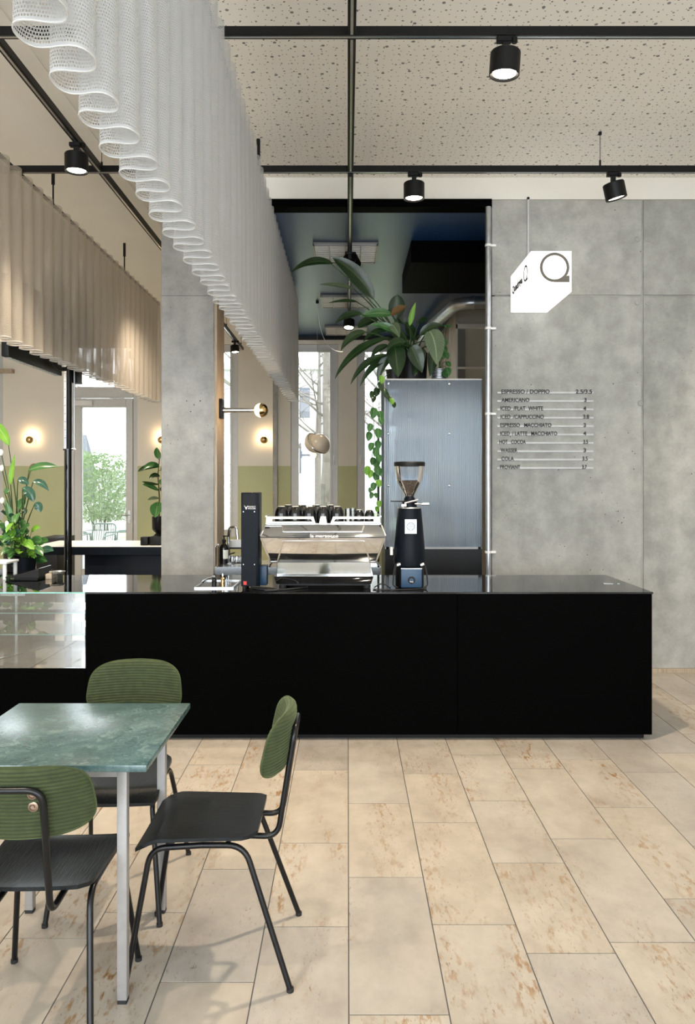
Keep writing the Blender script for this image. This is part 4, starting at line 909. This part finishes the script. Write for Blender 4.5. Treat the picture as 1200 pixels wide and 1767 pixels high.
for (b_, t_, wd, mt_, sg) in (((274,793),(271,772),.075,leaf_mid,(0,0)), ((274,806),(238,814),.06,leaf_dark,(0,.05)), ((275,803),(248,809),.07,leaf_mid,(0,.04)), ((276,822),(258,826),.06,leaf_dark,(0,.04)), ((275,836),(245,831),.03,leaf_dark,(0,-.01)), ((274,847),(246,836),.05,leaf_mid,(0,.03)), ((276,828),(284,838),.07,leaf_mid,(0,.02)), ((275,860),(255,863),.04,leaf_pale,(0,.02)), ((273,866),(268,893),.13,leaf_mid,(.0,.02)), ((277,812),(292,800),.06,leaf_mid,(0,.02)), ((276,842),(290,852),.06,leaf_dark,(0,.02))):
    plant_leaf(rub, V((stx+.008, 7.75, W(0, b_[1], 7.75).z)), W(*b_, 7.73), W(*t_, 7.6), wd, mt_, stem=stem_brown, sag=(sg[0], 0, sg[1]), kind='oval', rs=.003, nrm=(0, -1, .35))
for i, (xa, xb, ya) in enumerate(((245, 258, 926), (261, 279, 925))):
    c_ = W((xa+xb)/2, 940, 7.62); o = M().box(W(xa, 0, 7.62).x, W(xb, 0, 7.62).x, 7.56, 7.66, .9525, W(0, ya, 7.62).z).build('speaker_cube', black, base=V((c_.x, 7.61, .9525)), bevel=.006)
    tag(o, 'small black cube box, %s, at the front of the side table' % ('left one' if i == 0 else 'right one below the pot'), 'box', 'black cubes on the side table')
# black bench box behind and low cupboard
bn = thing('black_bench', (-4.15, 9.5, 0), 'black bench box standing at the rear wall left of the door', 'bench')
M().box(W(62, 0, 9.3).x, W(99, 0, 9.3).x, 9.3, 9.9, .05, W(0, 929, 9.3).z).build('body', black, bn, bevel=.006)
M().box(W(62, 0, 9.3).x+.02, W(99, 0, 9.3).x-.02, 9.32, 9.88, 0, .05).build('plinth', black, bn)
# register lid / tray pieces on the left end of the counter top
rg = thing('slanted_screen', (-2.2, 5.25, CT), 'black slanted touch screen lying on the left end of the counter', 'screen')
q0, q1, q2 = W(17, 990, 5.3), W(80, 978.5, 5.35), W(80, 991, 5.35)
M().prism([(q0.x, 5.22, CT+.012), (q2.x, 5.22, CT+.012), (q2.x, 5.22, q1.z)], (0, .22, 0)).build('body', black, rg, bevel=.002, seg=1)
M().prism([(q0.x, 5.225, CT+.015), (q2.x, 5.225, q1.z+.003), (q2.x, 5.435, q1.z+.003), (q0.x, 5.435, CT+.015)], (-.001, 0, .003)).build('screen_glass', black_gloss, rg)
M().box(q0.x+.05, q2.x-.02, 5.25, 5.42, CT, CT+.012).build('foot', rubber, rg)
wtr = thing('wooden_stand', (-2.07, 5.3, CT), 'little wooden stand with steel dish beside the slanted screen', 'stand')
w0, w1 = W(82, 990, 5.3), W(108, 981, 5.3)
M().box(w0.x, w0.x+.045, 5.26, 5.36, CT, CT+.035).build('block', wood, wtr, bevel=.003)
M().lathe([(.05, 0), (.056, .012), (.052, .014), (.046, .004), (0, .004)], ((w0.x+w1.x)/2+.01, 5.31, CT+.036), 22).build('dish', steel, wtr)
M().box(w1.x-.03, w1.x-.012, 5.28, 5.34, CT, CT+.036).build('leg', black, wtr)
stt = thing('steel_shelf', (-2.6, 5.2, CT), 'small white steel riser shelf at the extreme left of the counter', 'shelf')
e0 = W(20, 968, 5.3); M().box(-2.75, e0.x, 5.22, 5.42, e0.z-.014, e0.z).build('plate', white_plastic, stt, bevel=.002, seg=1)
for lx in (e0.x-.03, -2.72):
    for y_ in (5.23, 5.395): M().box(lx, lx+.022, y_, y_+.015, CT, e0.z-.014).build('leg', white_plastic, stt)

# --- black screen on a telescopic pole
tv = thing('pole_screen', (-2.57, 6.9, 0), 'black flat screen hung from a tall black telescopic pole, left', 'screen')
zb_ = W(0, 650, 6.75).z
ya, yb = 5.78, 6.86; xl, xr = -2.66, -2.60
M().box(xl, xr, ya, yb, 2.556, 3.20).build('casing', black, tv, bevel=.008)
for k in range(16): M().box(xl+.008, xr-.008, ya+.05+k*.064, ya+.085+k*.064, 2.551, 2.5565).build('vent_slot', galv, tv)
pX = W(117.5, 0, 7.0).x
M().tube([(pX, 7.0, 0), (pX, 7.0, W(0, 775, 7.0).z)], .034, 18).cyl((pX, 7.0, W(0, 777, 7.0).z), .046, .012, 18).lathe([(.11, 0), (.11, .012), (.04, .016)], (pX, 7.0, 0), 24, cap=True).build('pole', black_gloss, tv)
M().tube([(pX+.012, 7.0, W(0, 775, 7.0).z), (pX+.012, 7.0, 3.1)], .022, 14).build('inner_pole', black, tv)
ir = M().box(pX-.034, pX-.010, 6.985, 7.01, W(0, 775, 7.0).z, 2.95).build('slotted_rail', galv, tv)
for k in range(12): M().cyl((pX-.022, 6.984, 2.0+k*.075), .004, .0015, 8, (0,-1,0)).build('slot_hole', black, ir)
M().tube([(pX+.058, 7.0, W(0, 775, 7.0).z), (pX+.058, 7.0, 2.95)], .006, 8).tube([(pX, 7.0, W(0, 775, 7.0).z), (pX+.07, 7.0, W(0, 775, 7.0).z)], .006, 8).build('guide_rod', galv, tv)
M().box(xr-.05, pX+.03, 6.84, 7.02, 2.90, 2.98).build('mount', black, tv)
M().box(W(124, 0, 7.1).x, W(136, 0, 7.1).x, 7.05, 7.2, W(0, 661, 7.1).z, W(0, 625, 7.1).z).box(pX-.01, W(124, 0, 7.1).x+.01, 7.0, 7.1, 2.68, 2.72).build('cable_box', black_plastic, tv, bevel=.006)
for k, o_ in enumerate((0, .018)):
    M().tube(rnd_path([(xr+.01, 6.45+o_, 2.85), (xr+.03, 6.48+o_, 2.66), (xr+.05, 6.62, 2.575+o_), (xr+.07, 6.8, 2.60+o_), (pX+.03, 6.95, 2.66+o_), (pX+.05, 7.05, 2.70)], .1, 6), .011, 8).build('cable', rubber, tv)
wr_ = W(22, 640, 11.93); tag(M().box(LX+.01, wr_.x, 11.90, 11.999, wr_.z-.03, wr_.z+.03).build('wooden_batten', wood, base=V((-6, 11.95, wr_.z-.03))), 'short oak batten on the rear wall at the left edge', 'batten')

# ================================================================== LAMPS
def pt(name, loc, power, col, r=.03, parent=None):
    l = bpy.data.lights.new(name, 'POINT'); l.energy = power; l.color = col; l.shadow_soft_size = r
    o = bpy.data.objects.new(name, l); COL.objects.link(o); o.location = V(loc)-(LOC[parent.name] if parent else V((0,0,0)))
    if parent: o.parent = parent
WARM = (1.0, .66, .34)
for (px_, s) in ((456, 'between the rear window and the slim concrete pier'), (52, 'at the far left above the tall plant'), (279, 'half hidden by the concrete column')):
    q = W(px_, 759, BY-.09); t = thing('wall_globe_lamp', (q.x, BY, q.z), 'globe wall lamp with gold mirrored cap, '+s, 'wall lamp', 'globe lamps on the rear wall')
    M().lathe([(.05, 0), (.05, .012), (.022, .016), (.022, .035), (0, .035)], (q.x, BY-.0005, q.z), 20, (0,-1,0)).build('base', gold, t)
    ca = [(.062*cos(R(a)), .062*sin(R(a))) for a in range(5, 91, 8)]+[(0, .062)]
    M().lathe(ca, (q.x, BY-.10, q.z), 22, (0,-1,0)).build('mirror_cap', gold, t)
    cb = [(.060*cos(R(a)), .060*sin(R(a))) for a in range(-80, 3, 8)]
    M().lathe(cb, (q.x, BY-.10, q.z), 22, (0,-1,0)).build('globe', bulb_on, t)
    pt('globe_glow', (q.x, BY-.028, q.z+.058), 3, WARM, .012, t)
# bracket lamp on the column
q = W(451, 708, 6.46); sc_ = thing('column_bracket_lamp', (CX1+.022, 6.46, q.z), 'bracket lamp on the column with chrome arm and glowing half mirrored globe', 'wall lamp')
M().box(CX1+.0225, CX1+.048, 6.40, 6.52, W(0, 722, 6.46).z, W(0, 689, 6.46).z).build('back_plate', black, sc_, bevel=.003)
M().cyl((CX1+.048, 6.46, q.z), .026, .018, 18, (1,0,0)).cyl((CX1+.06, 6.46, q.z), .0205, q.x-.05-CX1-.06, 18, (1,0,0)).build('arm', steel, sc_)
M().lathe([(.060*cos(R(a)), .060*sin(R(a))) for a in range(-80, 1, 8)], q, 24, (1, -.25, 0)).build('globe', bulb_on, sc_)
M().lathe([(.061*cos(R(a)), .061*sin(R(a))) for a in range(0, 91, 9)]+[(0, .061)], q, 24, (1, -.25, 0)).build('mirror_cap', gold, sc_)
pt('globe_glow', q+V((-.03, -.075, 0)), 4, WARM, .02, sc_)
# pendant of two offset hemispheres
pq = W(548, 765, 9.64); pd = thing('split_globe_pendant', pq, 'unlit pendant globe split in two shifted halves, on a thin wire', 'pendant lamp')
pr = .142; ax = V((.62, -.55, .55)).normalized(); side = V((0,0,1)).cross(ax).normalized()
half = [(pr*cos(R(a)), pr*sin(R(a))) for a in range(0, 91, 9)]
bronze = simple('bronze_screw', (.28, .20, .15), .35, .9)
opal = simple('cream_opal_glass', (.66, .58, .47), .25)
M().lathe([(0, 0)]+half+[(0, pr)], pq+ax*.004+side*.03+V((0, 0, -.02)), 32, ax).build('half_shell', opal, pd)
M().lathe([(0, 0)]+half+[(0, pr)], pq-ax*.004-side*.03+V((0, 0, .02)), 32, -ax).build('half_shell', opal, pd)
bx2 = side.cross(ax).normalized()
M().tube([pq-side*.0+ax*.0+(side*cos(R(a))+bx2*sin(R(a)))*(pr+.01) for a in range(0, 361, 12)], .009, 6).build('ring', chrome, pd)
M().tube([pq+V((0, 0, pr)), (pq.x, pq.y, 3.899)], .003, 6).build('wire', steel, pd)
e = W(592, 607, 9.9); M().tube(bez((pq.x, pq.y, 3.86), (pq.x+.03, pq.y+.1, 3.25), e, 14), .004, 6).build('cable', white_plastic, pd)
M().cyl((pq.x, pq.y, 3.872), .02, .027, 14).build('ceiling_cap', black, pd)

# ================================================================== SIGN + MENU
sg = thing('light_box_sign', (1.42, 6.0, W(0, 540, WY).z), 'glowing white box sign with Q emblem projecting from the concrete wall', 'sign')
sx0, sx1 = W(881.2, 0, WY).x, W(944, 0, WY).x; sz0, sz1 = W(0, 540, WY).z, W(0, 477.4, WY).z
sf = WY/1.125; 
bd = M().box(sx0, sx1, sf, WY-.012, sz0, sz1).build('light_box', sign_lit, sg, bevel=.002, seg=1)
M().box(sx0+.008, sx1-.008, WY-.012, WY-.0005, sz0+.008, sz1-.008).build('back_frame', black, sg)
ed = M(); e_ = .0008
for p_, q_ in (((sx0, sf, sz0), (sx1, sf, sz0)), ((sx0, sf, sz0), (sx0, sf, sz1)), ((sx0, sf, sz0), (sx0, WY-.012, sz0))): ed.tube([p_, q_], e_, 4)
ed.build('joint_line', ink_grey, bd)
def FS(cx, cz): return (W(870+cx*140/1200, 0, sf).x, W(0, 410+cz*150/1286, sf).z)
qc = FS(750, 441); R1 = 218*140/1200/F*sf; R2 = 178*140/1200/F*sf
M().lathe([(R1, 0), (R1, .002), (R2, .002), (R2, 0)], (qc[0], sf-.0025, qc[1]), 48, (0,1,0)).build('q_ring', ink_grey, sg)
tq = [FS(745, 660), FS(972, 660), FS(972, 562), FS(936, 562), FS(905, 590), FS(870, 612), FS(830, 630), FS(790, 642), FS(745, 648)]
M().prism([(x_, sf-.0026, z_) for x_, z_ in tq], (0, .002, 0)).build('q_tail', ink_grey, sg)
# side lettering (reads from the wall outwards)
zc = (sz0+sz1)/2
text_obj('lettering', 'Quadriga', ink_black, sg, (sx0-.0010, WY-.075, zc-.035), .36, .080, (R(90), 0, R(-90)), .0008, bold=.03)
qy = sf+.16; rr1 = .062
M().lathe([(rr1, 0), (rr1, .001), (rr1-.014, .001), (rr1-.014, 0)], (sx0-.0016, qy, zc+.03), 36, (1,0,0)).box(sx0-.0012, sx0-.0004, qy-rr1, qy-.01, zc+.03-rr1, zc+.046-rr1).build('q_emblem', ink_black, sg)
cq = W(911.5, 0, WY).x; cb_ = thing('sign_conduit', (cq, WY-.01, sz1), 'thin grey cable conduit running up the concrete from the sign', 'conduit')
M().tube([(cq, WY-.010, sz1), (cq, WY-.010, W(0, 343, WY).z)], .008, 10).build('tube', frame_grey, cb_)
M().ball((cq, WY-.012, W(0, 343, WY).z), .012, 10, 6).build('end_cap', black, cb_)
ROWS = [('ESPRESSO / DOPPIO', 865, 948, '2.5/3.5', 993, 1021), ('AMERICANO', 865, 913, '3', 1007.5, 1011.5), ('ICED  /FLAT  WHITE', 863.5, 937, '4', 1006, 1011), ('ICED  /CAPPUCCINO', 863.5, 938, '3.8', 1006, 1016),
        ('ESPRESSO   MACCHIATO', 863, 951, '3', 1006.5, 1010.5), ('ICED  / LATTE   MACCHIATO', 863, 961, '4', 1006, 1011), ('HOT   COCOA', 861.5, 907, '3.5', 1006, 1014), ('WASSER', 863.5, 892.5, '3', 1006.5, 1010.5), ('COLA', 865, 886.5, '3.5', 1004.5, 1013.5), ('PROVIANT', 862.5, 897.5, '3.7', 1004, 1012)]
rail_m = simple('white_menu_rail', (.55, .55, .54), .35)
for i, (nm_, xa, xb, pr_, pa, pb) in enumerate(ROWS):
    yy = 676+i*14.42; c_ = W(942, yy, WY)
    t = thing('menu_rail', (c_.x, WY-.01, c_.z), 'white menu rail on the concrete wall reading %s %s' % (' '.join(nm_.split()), pr_), 'menu sign', 'menu rails on the concrete wall')
    z_ = W(0, yy+1.5, WY).z; xl_, xr_ = W(858.5, 0, WY).x, W(1024, 0, WY).x
    M().box(xl_, xr_, WY-.010, WY-.0005, z_-.006, z_+.006).box(xl_, xr_, WY-.013, WY-.0005, z_-.0085, z_-.006).build('rail', rail_m, t)
    zl = W(0, yy+3.6, WY).z
    text_obj('lettering', nm_, ink_black, t, (W(xa, 0, WY).x, WY-.018, zl), W(xb, 0, WY).x-W(xa, 0, WY).x, .034, depth=.0015, bold=.014)
    text_obj('price', pr_, ink_black, t, (W(pa, 0, WY).x, WY-.018, zl), W(pb, 0, WY).x-W(pa, 0, WY).x, .034, depth=.0015, bold=.014)
    M().cyl((xr_-.01, WY-.012, z_), .0022, .003, 8, (0,1,0)).build('screw', steel, t)

# ================================================================== TABLE
tb_ = thing('marble_table', (-.935, 2.583, 0), 'square green marble table on aluminium legs', 'table')
TX0, TX1, TYa, TYb, TZ = -1.265, -.605, 2.265, 2.90, .745
M().box(TX0, TX1, TYa, TYb, TZ-.021, TZ).build('table_top', marble, tb_, bevel=.002)
lx = (TX0+.085, TX1-.085); ly = (2.316, 2.80)
for x_ in lx:
    for y_ in ly:
        o = M().box(x_-.015, x_+.015, y_-.015, y_+.015, .012, TZ-.0215).build('leg', alu, tb_, bevel=.002)
        M().box(x_-.014, x_+.014, y_-.014, y_+.014, 0, .0119).build('foot_cap', rubber, o)
for y_ in ly: M().box(lx[0]+.0155, lx[1]-.0155, y_-.012, y_+.012, TZ-.050, TZ-.0215).build('apron', alu, tb_)
for x_ in lx: M().box(x_-.012, x_+.012, ly[0]+.0155, ly[1]-.0155, TZ-.050, TZ-.0215).build('apron', alu, tb_)

# ================================================================== CHAIRS (local: +y is the front)
def make_chair(label):
    t = thing('dining_chair', (0,0,0), label, 'chair', 'chairs at the marble table')
    # plywood seat with dropped front lip
    nu, nv = 12, 16; top = []; SZ = .462
    def seat(u, v):                              # u -1..1 , v 0 back .. 1 front
        y = -.175+.385*v; hw = .168+.022*v
        if v < .12: hw -= .030*(1-v/.12)**2
        if v > .94: hw -= .012*((v-.94)/.06)**2
        z = SZ+.004*u*u-.010*sin(pi*min(1, v*1.15))*(1-u*u)
        if v > .78: z -= .032*((v-.78)/.22)**1.8
        if v < .15: z += .006*(1-v/.15)**2
        return V((u*hw, y, z))
    m = M(); vs = []
    for sgn in (0, -.012):
        for j in range(nv+1):
            for i in range(nu+1):
                p_ = seat(-1+2*i/nu, j/nv); vs.append(p_+V((0, 0, sgn)))
    n1 = (nu+1)*(nv+1); fs = []
    def id_(j, i): return j*(nu+1)+i
    for j in range(nv):
        for i in range(nu):
            fs.append((id_(j,i), id_(j,i+1), id_(j+1,i+1), id_(j+1,i))); fs.append((n1+id_(j,i), n1+id_(j+1,i), n1+id_(j+1,i+1), n1+id_(j,i+1)))
    bnd = [id_(0,i) for i in range(nu)]+[id_(j,nu) for j in range(nv)]+[id_(nv,i) for i in range(nu,0,-1)]+[id_(j,0) for j in range(nv,0,-1)]
    for k in range(len(bnd)):
        a_, b_ = bnd[k], bnd[(k+1) % len(bnd)]; fs.append((a_, n1+a_, n1+b_, b_))
    m.add(vs, fs); m.build('seat', black_ply, t, sharp=40)
    r = .0095; rz_ = .435
    for s in (-1, 1):
        f_ = rnd_path([(s*.160, .0, rz_), (s*.160, .165, rz_-.010), (s*.205, .235, 0.006)], .05, 7)
        o = M().tube(f_, r, 12).build('leg', black_tube, t); M().cyl((s*.205, .235, 0), r+.002, .012, 12).build('glide', rubber, o)
        f_ = rnd_path([(s*.160, .0, rz_), (s*.160, -.135, rz_), (s*.208, -.285, 0.006)], .055, 7)
        o = M().tube(f_, r, 12).build('leg', black_tube, t); M().cyl((s*.208, -.285, 0), r+.002, .012, 12).build('glide', rubber, o)
    M().tube([(-.160, .10, rz_), (.160, .10, rz_)], r*.9, 10).tube([(-.160, -.08, rz_), (.160, -.08, rz_)], r*.9, 10).build('cross_bar', black_tube, t)
    bw_ = .085
    bpth = rnd_path([(-bw_, -.06, .433), (-bw_, -.235, .428), (-bw_, -.262, .60), (-bw_, -.292, .785), (bw_, -.292, .785), (bw_, -.262, .60), (bw_, -.235, .428), (bw_, -.06, .433)], .045, 7)
    M().tube(bpth, r, 12).build('back_frame', black_tube, t)
    # corduroy pad: ribs modelled across its height
    zc_, hh, hw = .737, .102, .192; rows, cols = 120, 36; ribs = 19
    vs = []; uv = []; fs = []
    def rim(zn):                                # half-width of the pad outline at normalised height
        return hw*(1-abs(zn)**3.6)**(1/3.2)*(1-.06*zn) if abs(zn) < 1 else 0
    for side_ in (1, -1):
        for j in range(rows+1):
            zn = -1+2*j/rows; zn_ = math.copysign(abs(zn)**.85, zn) if 0 else zn
            w_ = max(.004, rim(max(-.9995, min(.9995, zn_))))
            for i in range(cols+1):
                u = -1+2*i/cols; u = sin(u*pi/2); x_ = u*w_
                edge = max(0., 1-abs(u)**4)*max(0., 1-abs(zn_)**6); th = .019*edge**.45
                rib = .5+.5*cos(zn_*pi*ribs); bump = .0022*rib*min(1, edge*3)
                lean = -.262-.030*(zc_+zn_*hh-.60)/.185
                y_ = lean+.024+.060*(x_/hw)**2+side_*(th+bump)
                vs.append(V((x_, y_, zc_+zn_*hh+.012*(x_/hw)**2*0))); uv.append(((1-rib)**3*.8, u))
    n1 = (rows+1)*(cols+1)
    for j in range(rows):
        for i in range(cols):
            a_ = j*(cols+1)+i; fs.append((a_, a_+1, a_+cols+2, a_+cols+1)); fs.append((n1+a_, n1+a_+cols+1, n1+a_+cols+2, n1+a_+1))
    for j in range(rows):
        for i in (0, cols):
            a_ = j*(cols+1)+i; b_ = a_+cols+1; fs.append((a_, b_, n1+b_, n1+a_))
    for i in range(cols):
        for j in (0, rows):
            a_ = j*(cols+1)+i; fs.append((a_, a_+1, n1+a_+1, n1+a_))
    bk = M().add(vs, fs, uv).build('backrest', cord, t, sharp=75, uv=True)
    pipe = []
    for k in range(65):
        a_ = 2*pi*k/64; zn = sin(a_); c_ = cos(a_); zn = math.copysign(abs(zn)**.62, zn); zn = max(-.999, min(.999, zn))
        w_ = rim(zn) if abs(c_) > 1e-6 else 0
        x_ = math.copysign(w_, c_) if abs(zn) < .985 else math.copysign(w_*min(1, abs(c_)*4), c_)
        pipe.append(V((x_, -.262-.030*(zc_+zn*hh-.60)/.185+.024+.060*(x_/hw)**2, zc_+zn*hh)))
    M().tube(pipe, .0035, 6).build('piping', cord, bk)
    for x_ in (-.055, .055):
        for z_ in (.735, .77):
            yb_ = -.262-.030*(z_-.60)/.185+.024+.060*(x_/hw)**2-.021
            M().lathe([(.0135, 0), (.0135, .002), (.009, .003), (.008, .001), (.005, .001), (.004, .004), (0, .004)], (x_, yb_, z_), 18, (0,-1,0)).build('screw', bronze, bk)
    return t
ch = make_chair('green corduroy chair drawn out at the right of the table, seen side on')
ch.location = (-.465, 2.57, 0); ch.rotation_euler = (0, 0, R(90))
c2 = copy_tree(ch); c2.location = (-.897, 2.275, 0); c2.rotation_euler = (0, 0, R(1.5)); c2['label'] = 'green corduroy chair nearest the camera, seen from behind at left'
c3 = copy_tree(ch); c3.location = (-.885, 2.94, 0); c3.rotation_euler = (0, 0, R(181)); c3['label'] = 'green corduroy chair behind the table, its seat under the top'

# ================================================================== OUTDOORS
gnd = M().box(-40, 40, BY+.31, 90, -.6, -.02).build('ground', lawn); struct(gnd)
struct(M().box(-9, -2.6, BY+.31, 20, -.02, .0).build('floor_patio', paving))
def tree(x, y, h, label, seed, lean=0, r0=.16):
    rr = random.Random(seed); t = thing('bare_tree', (x, y, -.02), label, 'tree', 'bare trees outside')
    trunk = [(x, y, -.02), (x+.03, y, h*.25), (x+.05+lean*.4, y, h*.55), (x+lean, y, h)]
    tk = rnd_path(trunk, .6, 5); n_ = len(tk)
    M().tube(tk, [r0*(1.25-.95*k/(n_-1)) for k in range(n_)], 10).build('trunk', twig_m, t)
    for i in range(17):
        z0 = h*(.28+.68*i/17); k = min(n_-1, max(0, int(n_*z0/h))); p0 = V((x+lean*z0/h+.03, y, z0)); a_ = rr.uniform(0, 2*pi); L = rr.uniform(.9, 1.9)*(1.2-.5*z0/h)
        d_ = V((cos(a_), sin(a_)*.6, rr.uniform(.1, .7))).normalized(); p1 = p0+d_*L*.5+V((0, 0, .05)); p2 = p0+d_*L+V((0, 0, rr.uniform(.1, .5)))
        m = M().tube(bez(p0, p1, p2, 6), [.035, .03, .026, .022, .017, .013, .009], 6)
        for k in range(6):
            s = rr.uniform(.3, .95); q = p0*(1-s)+p2*s; e_ = q+V((rr.uniform(-.5, .5), rr.uniform(-.3, .3), rr.uniform(-.1, .5))); m.tube(bez(q, (q+e_)/2+V((0, 0, rr.uniform(-.1, .1))), e_, 4), [.012, .010, .008, .006, .004], 5)
        m.build('branch', twig_m, t)
tree(-.42, 17.0, 7.5, 'bare tree with thick trunk seen through the middle rear window', 3, -.2, .19)
tree(-.95, 23, 7.5, 'thin bare tree further off through the middle rear window', 5, .1, .12)
tree(1.0, 19.5, 7.5, 'bare tree seen through the window beside the cabinet', 8, -.3, .14)
tree(-3.2, 22, 7.0, 'bare tree seen through the narrow window beside the column', 9, .3, .13)
hs = thing('distant_house', (2, 40, -.02), 'pale house block far behind the bare trees', 'building')
M().box(-9, 9, 38, 46, -.02, 7.2).build('wall', far_wall, hs); M().box(-9.3, 9.3, 37.7, 46.3, 7.2, 7.5).build('roof_slab', frame_grey, hs)
for k in range(7):
    for z_ in (2.0, 4.8):
        f_ = M().box(-7.8+k*2.4, -6.7+k*2.4, 37.95, 37.999, z_, z_+1.5).build('window', far_win, hs); M().box(-7.3+k*2.4, -7.22+k*2.4, 37.9, 37.949, z_, z_+1.5).build('mullion', far_wall, f_)
# patio seen through the glass door
def patio_chair(x, y, rz_, label):
    t = thing('patio_chair', (x, y, 0), label, 'chair', 'sage green patio chairs', rz=rz_)
    t2 = V((0,0,0)); LOC[t.name] = t2
    M().box(-.22, .22, -.22, .22, .43, .45).build('seat', sage, t, bevel=.006)
    for s in (-1, 1):
        M().tube(rnd_path([(s*.25, .25, 0), (s*.25, .23, .62), (s*.25, -.23, .64), (s*.25, -.29, 0)], .06), .013, 8).build('side_frame', sage, t)
    M().tube(rnd_path([(-.23, -.22, .43), (-.22, -.30, .82), (.22, -.30, .82), (.23, -.22, .43)], .08), .013, 8).build('back_frame', sage, t)
    for k in range(9): xx = -.18+k*.045; M().tube([(xx, -.225, .45), (xx, -.295, .81)], .005, 6).build('back_rod', sage, t)
for i, (x_, y_, r_) in enumerate(((-5.1, 14.2, R(-60)), (-4.5, 13.5, R(170)), (-4.35, 14.55, R(80)), (-3.50, 14.75, R(30)))):
    patio_chair(x_, y_, r_, 'sage green patio chair outside the door, '+('at the far left', 'nearest the glass', 'in the middle by the table', 'behind the white table')[i])
pt_ = thing('patio_table', (-4.3, 15.6, 0), 'white topped patio table outside the door', 'table')
M().box(-4.9, -3.6, 15.3, 16.0, .72, .75).build('table_top', white_plastic, pt_, bevel=.004)
for x_ in (-4.85, -3.65):
    for y_ in (15.35, 15.95): M().box(x_-.02, x_+.02, y_-.02, y_+.02, 0, .72).build('leg', white_plastic, pt_)
bsh = thing('bamboo_bush', (-5.55, 16.9, 0), 'feathery pale green bamboo bush outside the glass door', 'bush')
M().lathe([(.26, 0), (.32, .02), (.36, .5), (.33, .5), (.30, .42), (0, .42)], (-5.55, 16.9, 0), 24).build('planter', far_wall, bsh)
rr = random.Random(11); bm_ = M()
for i in range(30):
    a_ = rr.uniform(0, 2*pi); L_ = rr.uniform(.1, .75); tip = V((-5.55+cos(a_)*L_, 16.9+sin(a_)*L_*.7, rr.uniform(1.2, 2.25)-.5*L_)); M().tube(bez((-5.55+cos(a_)*.15, 16.9+sin(a_)*.15, .42), (-5.55+cos(a_)*.25, 16.9, tip.z*.8), tip, 6), .006, 5).build('cane', stem_m, bsh)
for i in range(3200):
    a_ = rr.uniform(0, 2*pi); rad = math.sqrt(rr.random())*.85; z_ = rr.uniform(.75, 2.25); rad *= math.sqrt(max(.05, 1-((z_-1.5)/.9)**2))
    p_ = V((-5.55+cos(a_)*rad, 16.9+sin(a_)*rad*.8, z_)); d_ = V((rr.uniform(-1, 1), rr.uniform(-.6, .6), rr.uniform(-1, .2))).normalized()*.15; c_ = d_.cross(V((rr.uniform(-1, 1), -1, rr.uniform(-1, 1)))).normalized()*.011
    bm_.add([p_, p_+d_*.5+c_, p_+d_, p_+d_*.5-c_], [(0, 1, 2, 3)])
o = bm_.build('foliage', bush_m, bsh); o['kind'] = 'stuff'
ps = thing('folded_parasol', (-6.3, 18.0, 0), 'folded grey parasol standing on the patio', 'parasol')
M().cyl((-6.3, 18, 0), .025, 2.75, 12).build('pole', frame_grey, ps)
fold_ = M(); prof = [(.10, 1.1), (.22, 1.2), (.25, 1.6), (.16, 2.2), (.05, 2.7)]; nv_ = 24
vs = []
for r_, z_ in prof:
    for k in range(nv_): f_ = 1+.28*cos(k*2*pi*8/nv_); vs.append((-6.3+r_*f_*cos(2*pi*k/nv_), 18+r_*f_*sin(2*pi*k/nv_), z_))
fold_.add(vs, [(i*nv_+k, i*nv_+(k+1) % nv_, (i+1)*nv_+(k+1) % nv_, (i+1)*nv_+k) for i in range(4) for k in range(nv_)]); fold_.build('canopy', canvas, ps)
M().lathe([(.35, 0), (.35, .08), (.06, .12)], (-6.3, 18, 0), 20, cap=True).build('foot', frame_grey, ps)
pg = thing('patio_canopy', (-5, 17, 0), 'pale steel and glass canopy over the patio', 'canopy')
for k in range(6): M().box(-8+k*1.1, -7.92+k*1.1, BY+.32, 19.5, 3.62+.02*k*0, 3.72).build('rafter', far_wall, pg)
M().box(-8.1, -2.3, 19.5, 19.62, 3.5, 3.72).build('edge_beam', far_wall, pg)
for x_ in (-8.0, -2.5): M().box(x_, x_+.1, 19.5, 19.6, 0, 3.5).build('post', far_wall, pg)
gw = thing('patio_wall', (-5, 24, 0), 'low white garden wall at the end of the patio', 'wall')
M().box(-10, -3.0, 24, 24.2, -.02, 1.9).build('wall', far_wall, gw); M().box(-10, -3.0, 23.97, 24.23, 1.9, 1.98).build('coping', frame_grey, gw)
ac = thing('patio_planter', (-4.55, 18.5, 0), 'dark planter crate by the bamboo bush on the patio', 'planter')
M().box(-4.75, -4.05, 18.3, 18.8, 0, .95).build('crate', navy, ac, bevel=.01)
for k in range(3): M().box(-4.74, -4.06, 18.285, 18.299, .12+k*.28, .34+k*.28).build('slat', navy, ac)
for k in range(4): M().ball((-4.6+k*.15, 18.5, 1.03), .11, 10, 7).build('flower_clump', leaf_mid if k % 2 else red, ac)
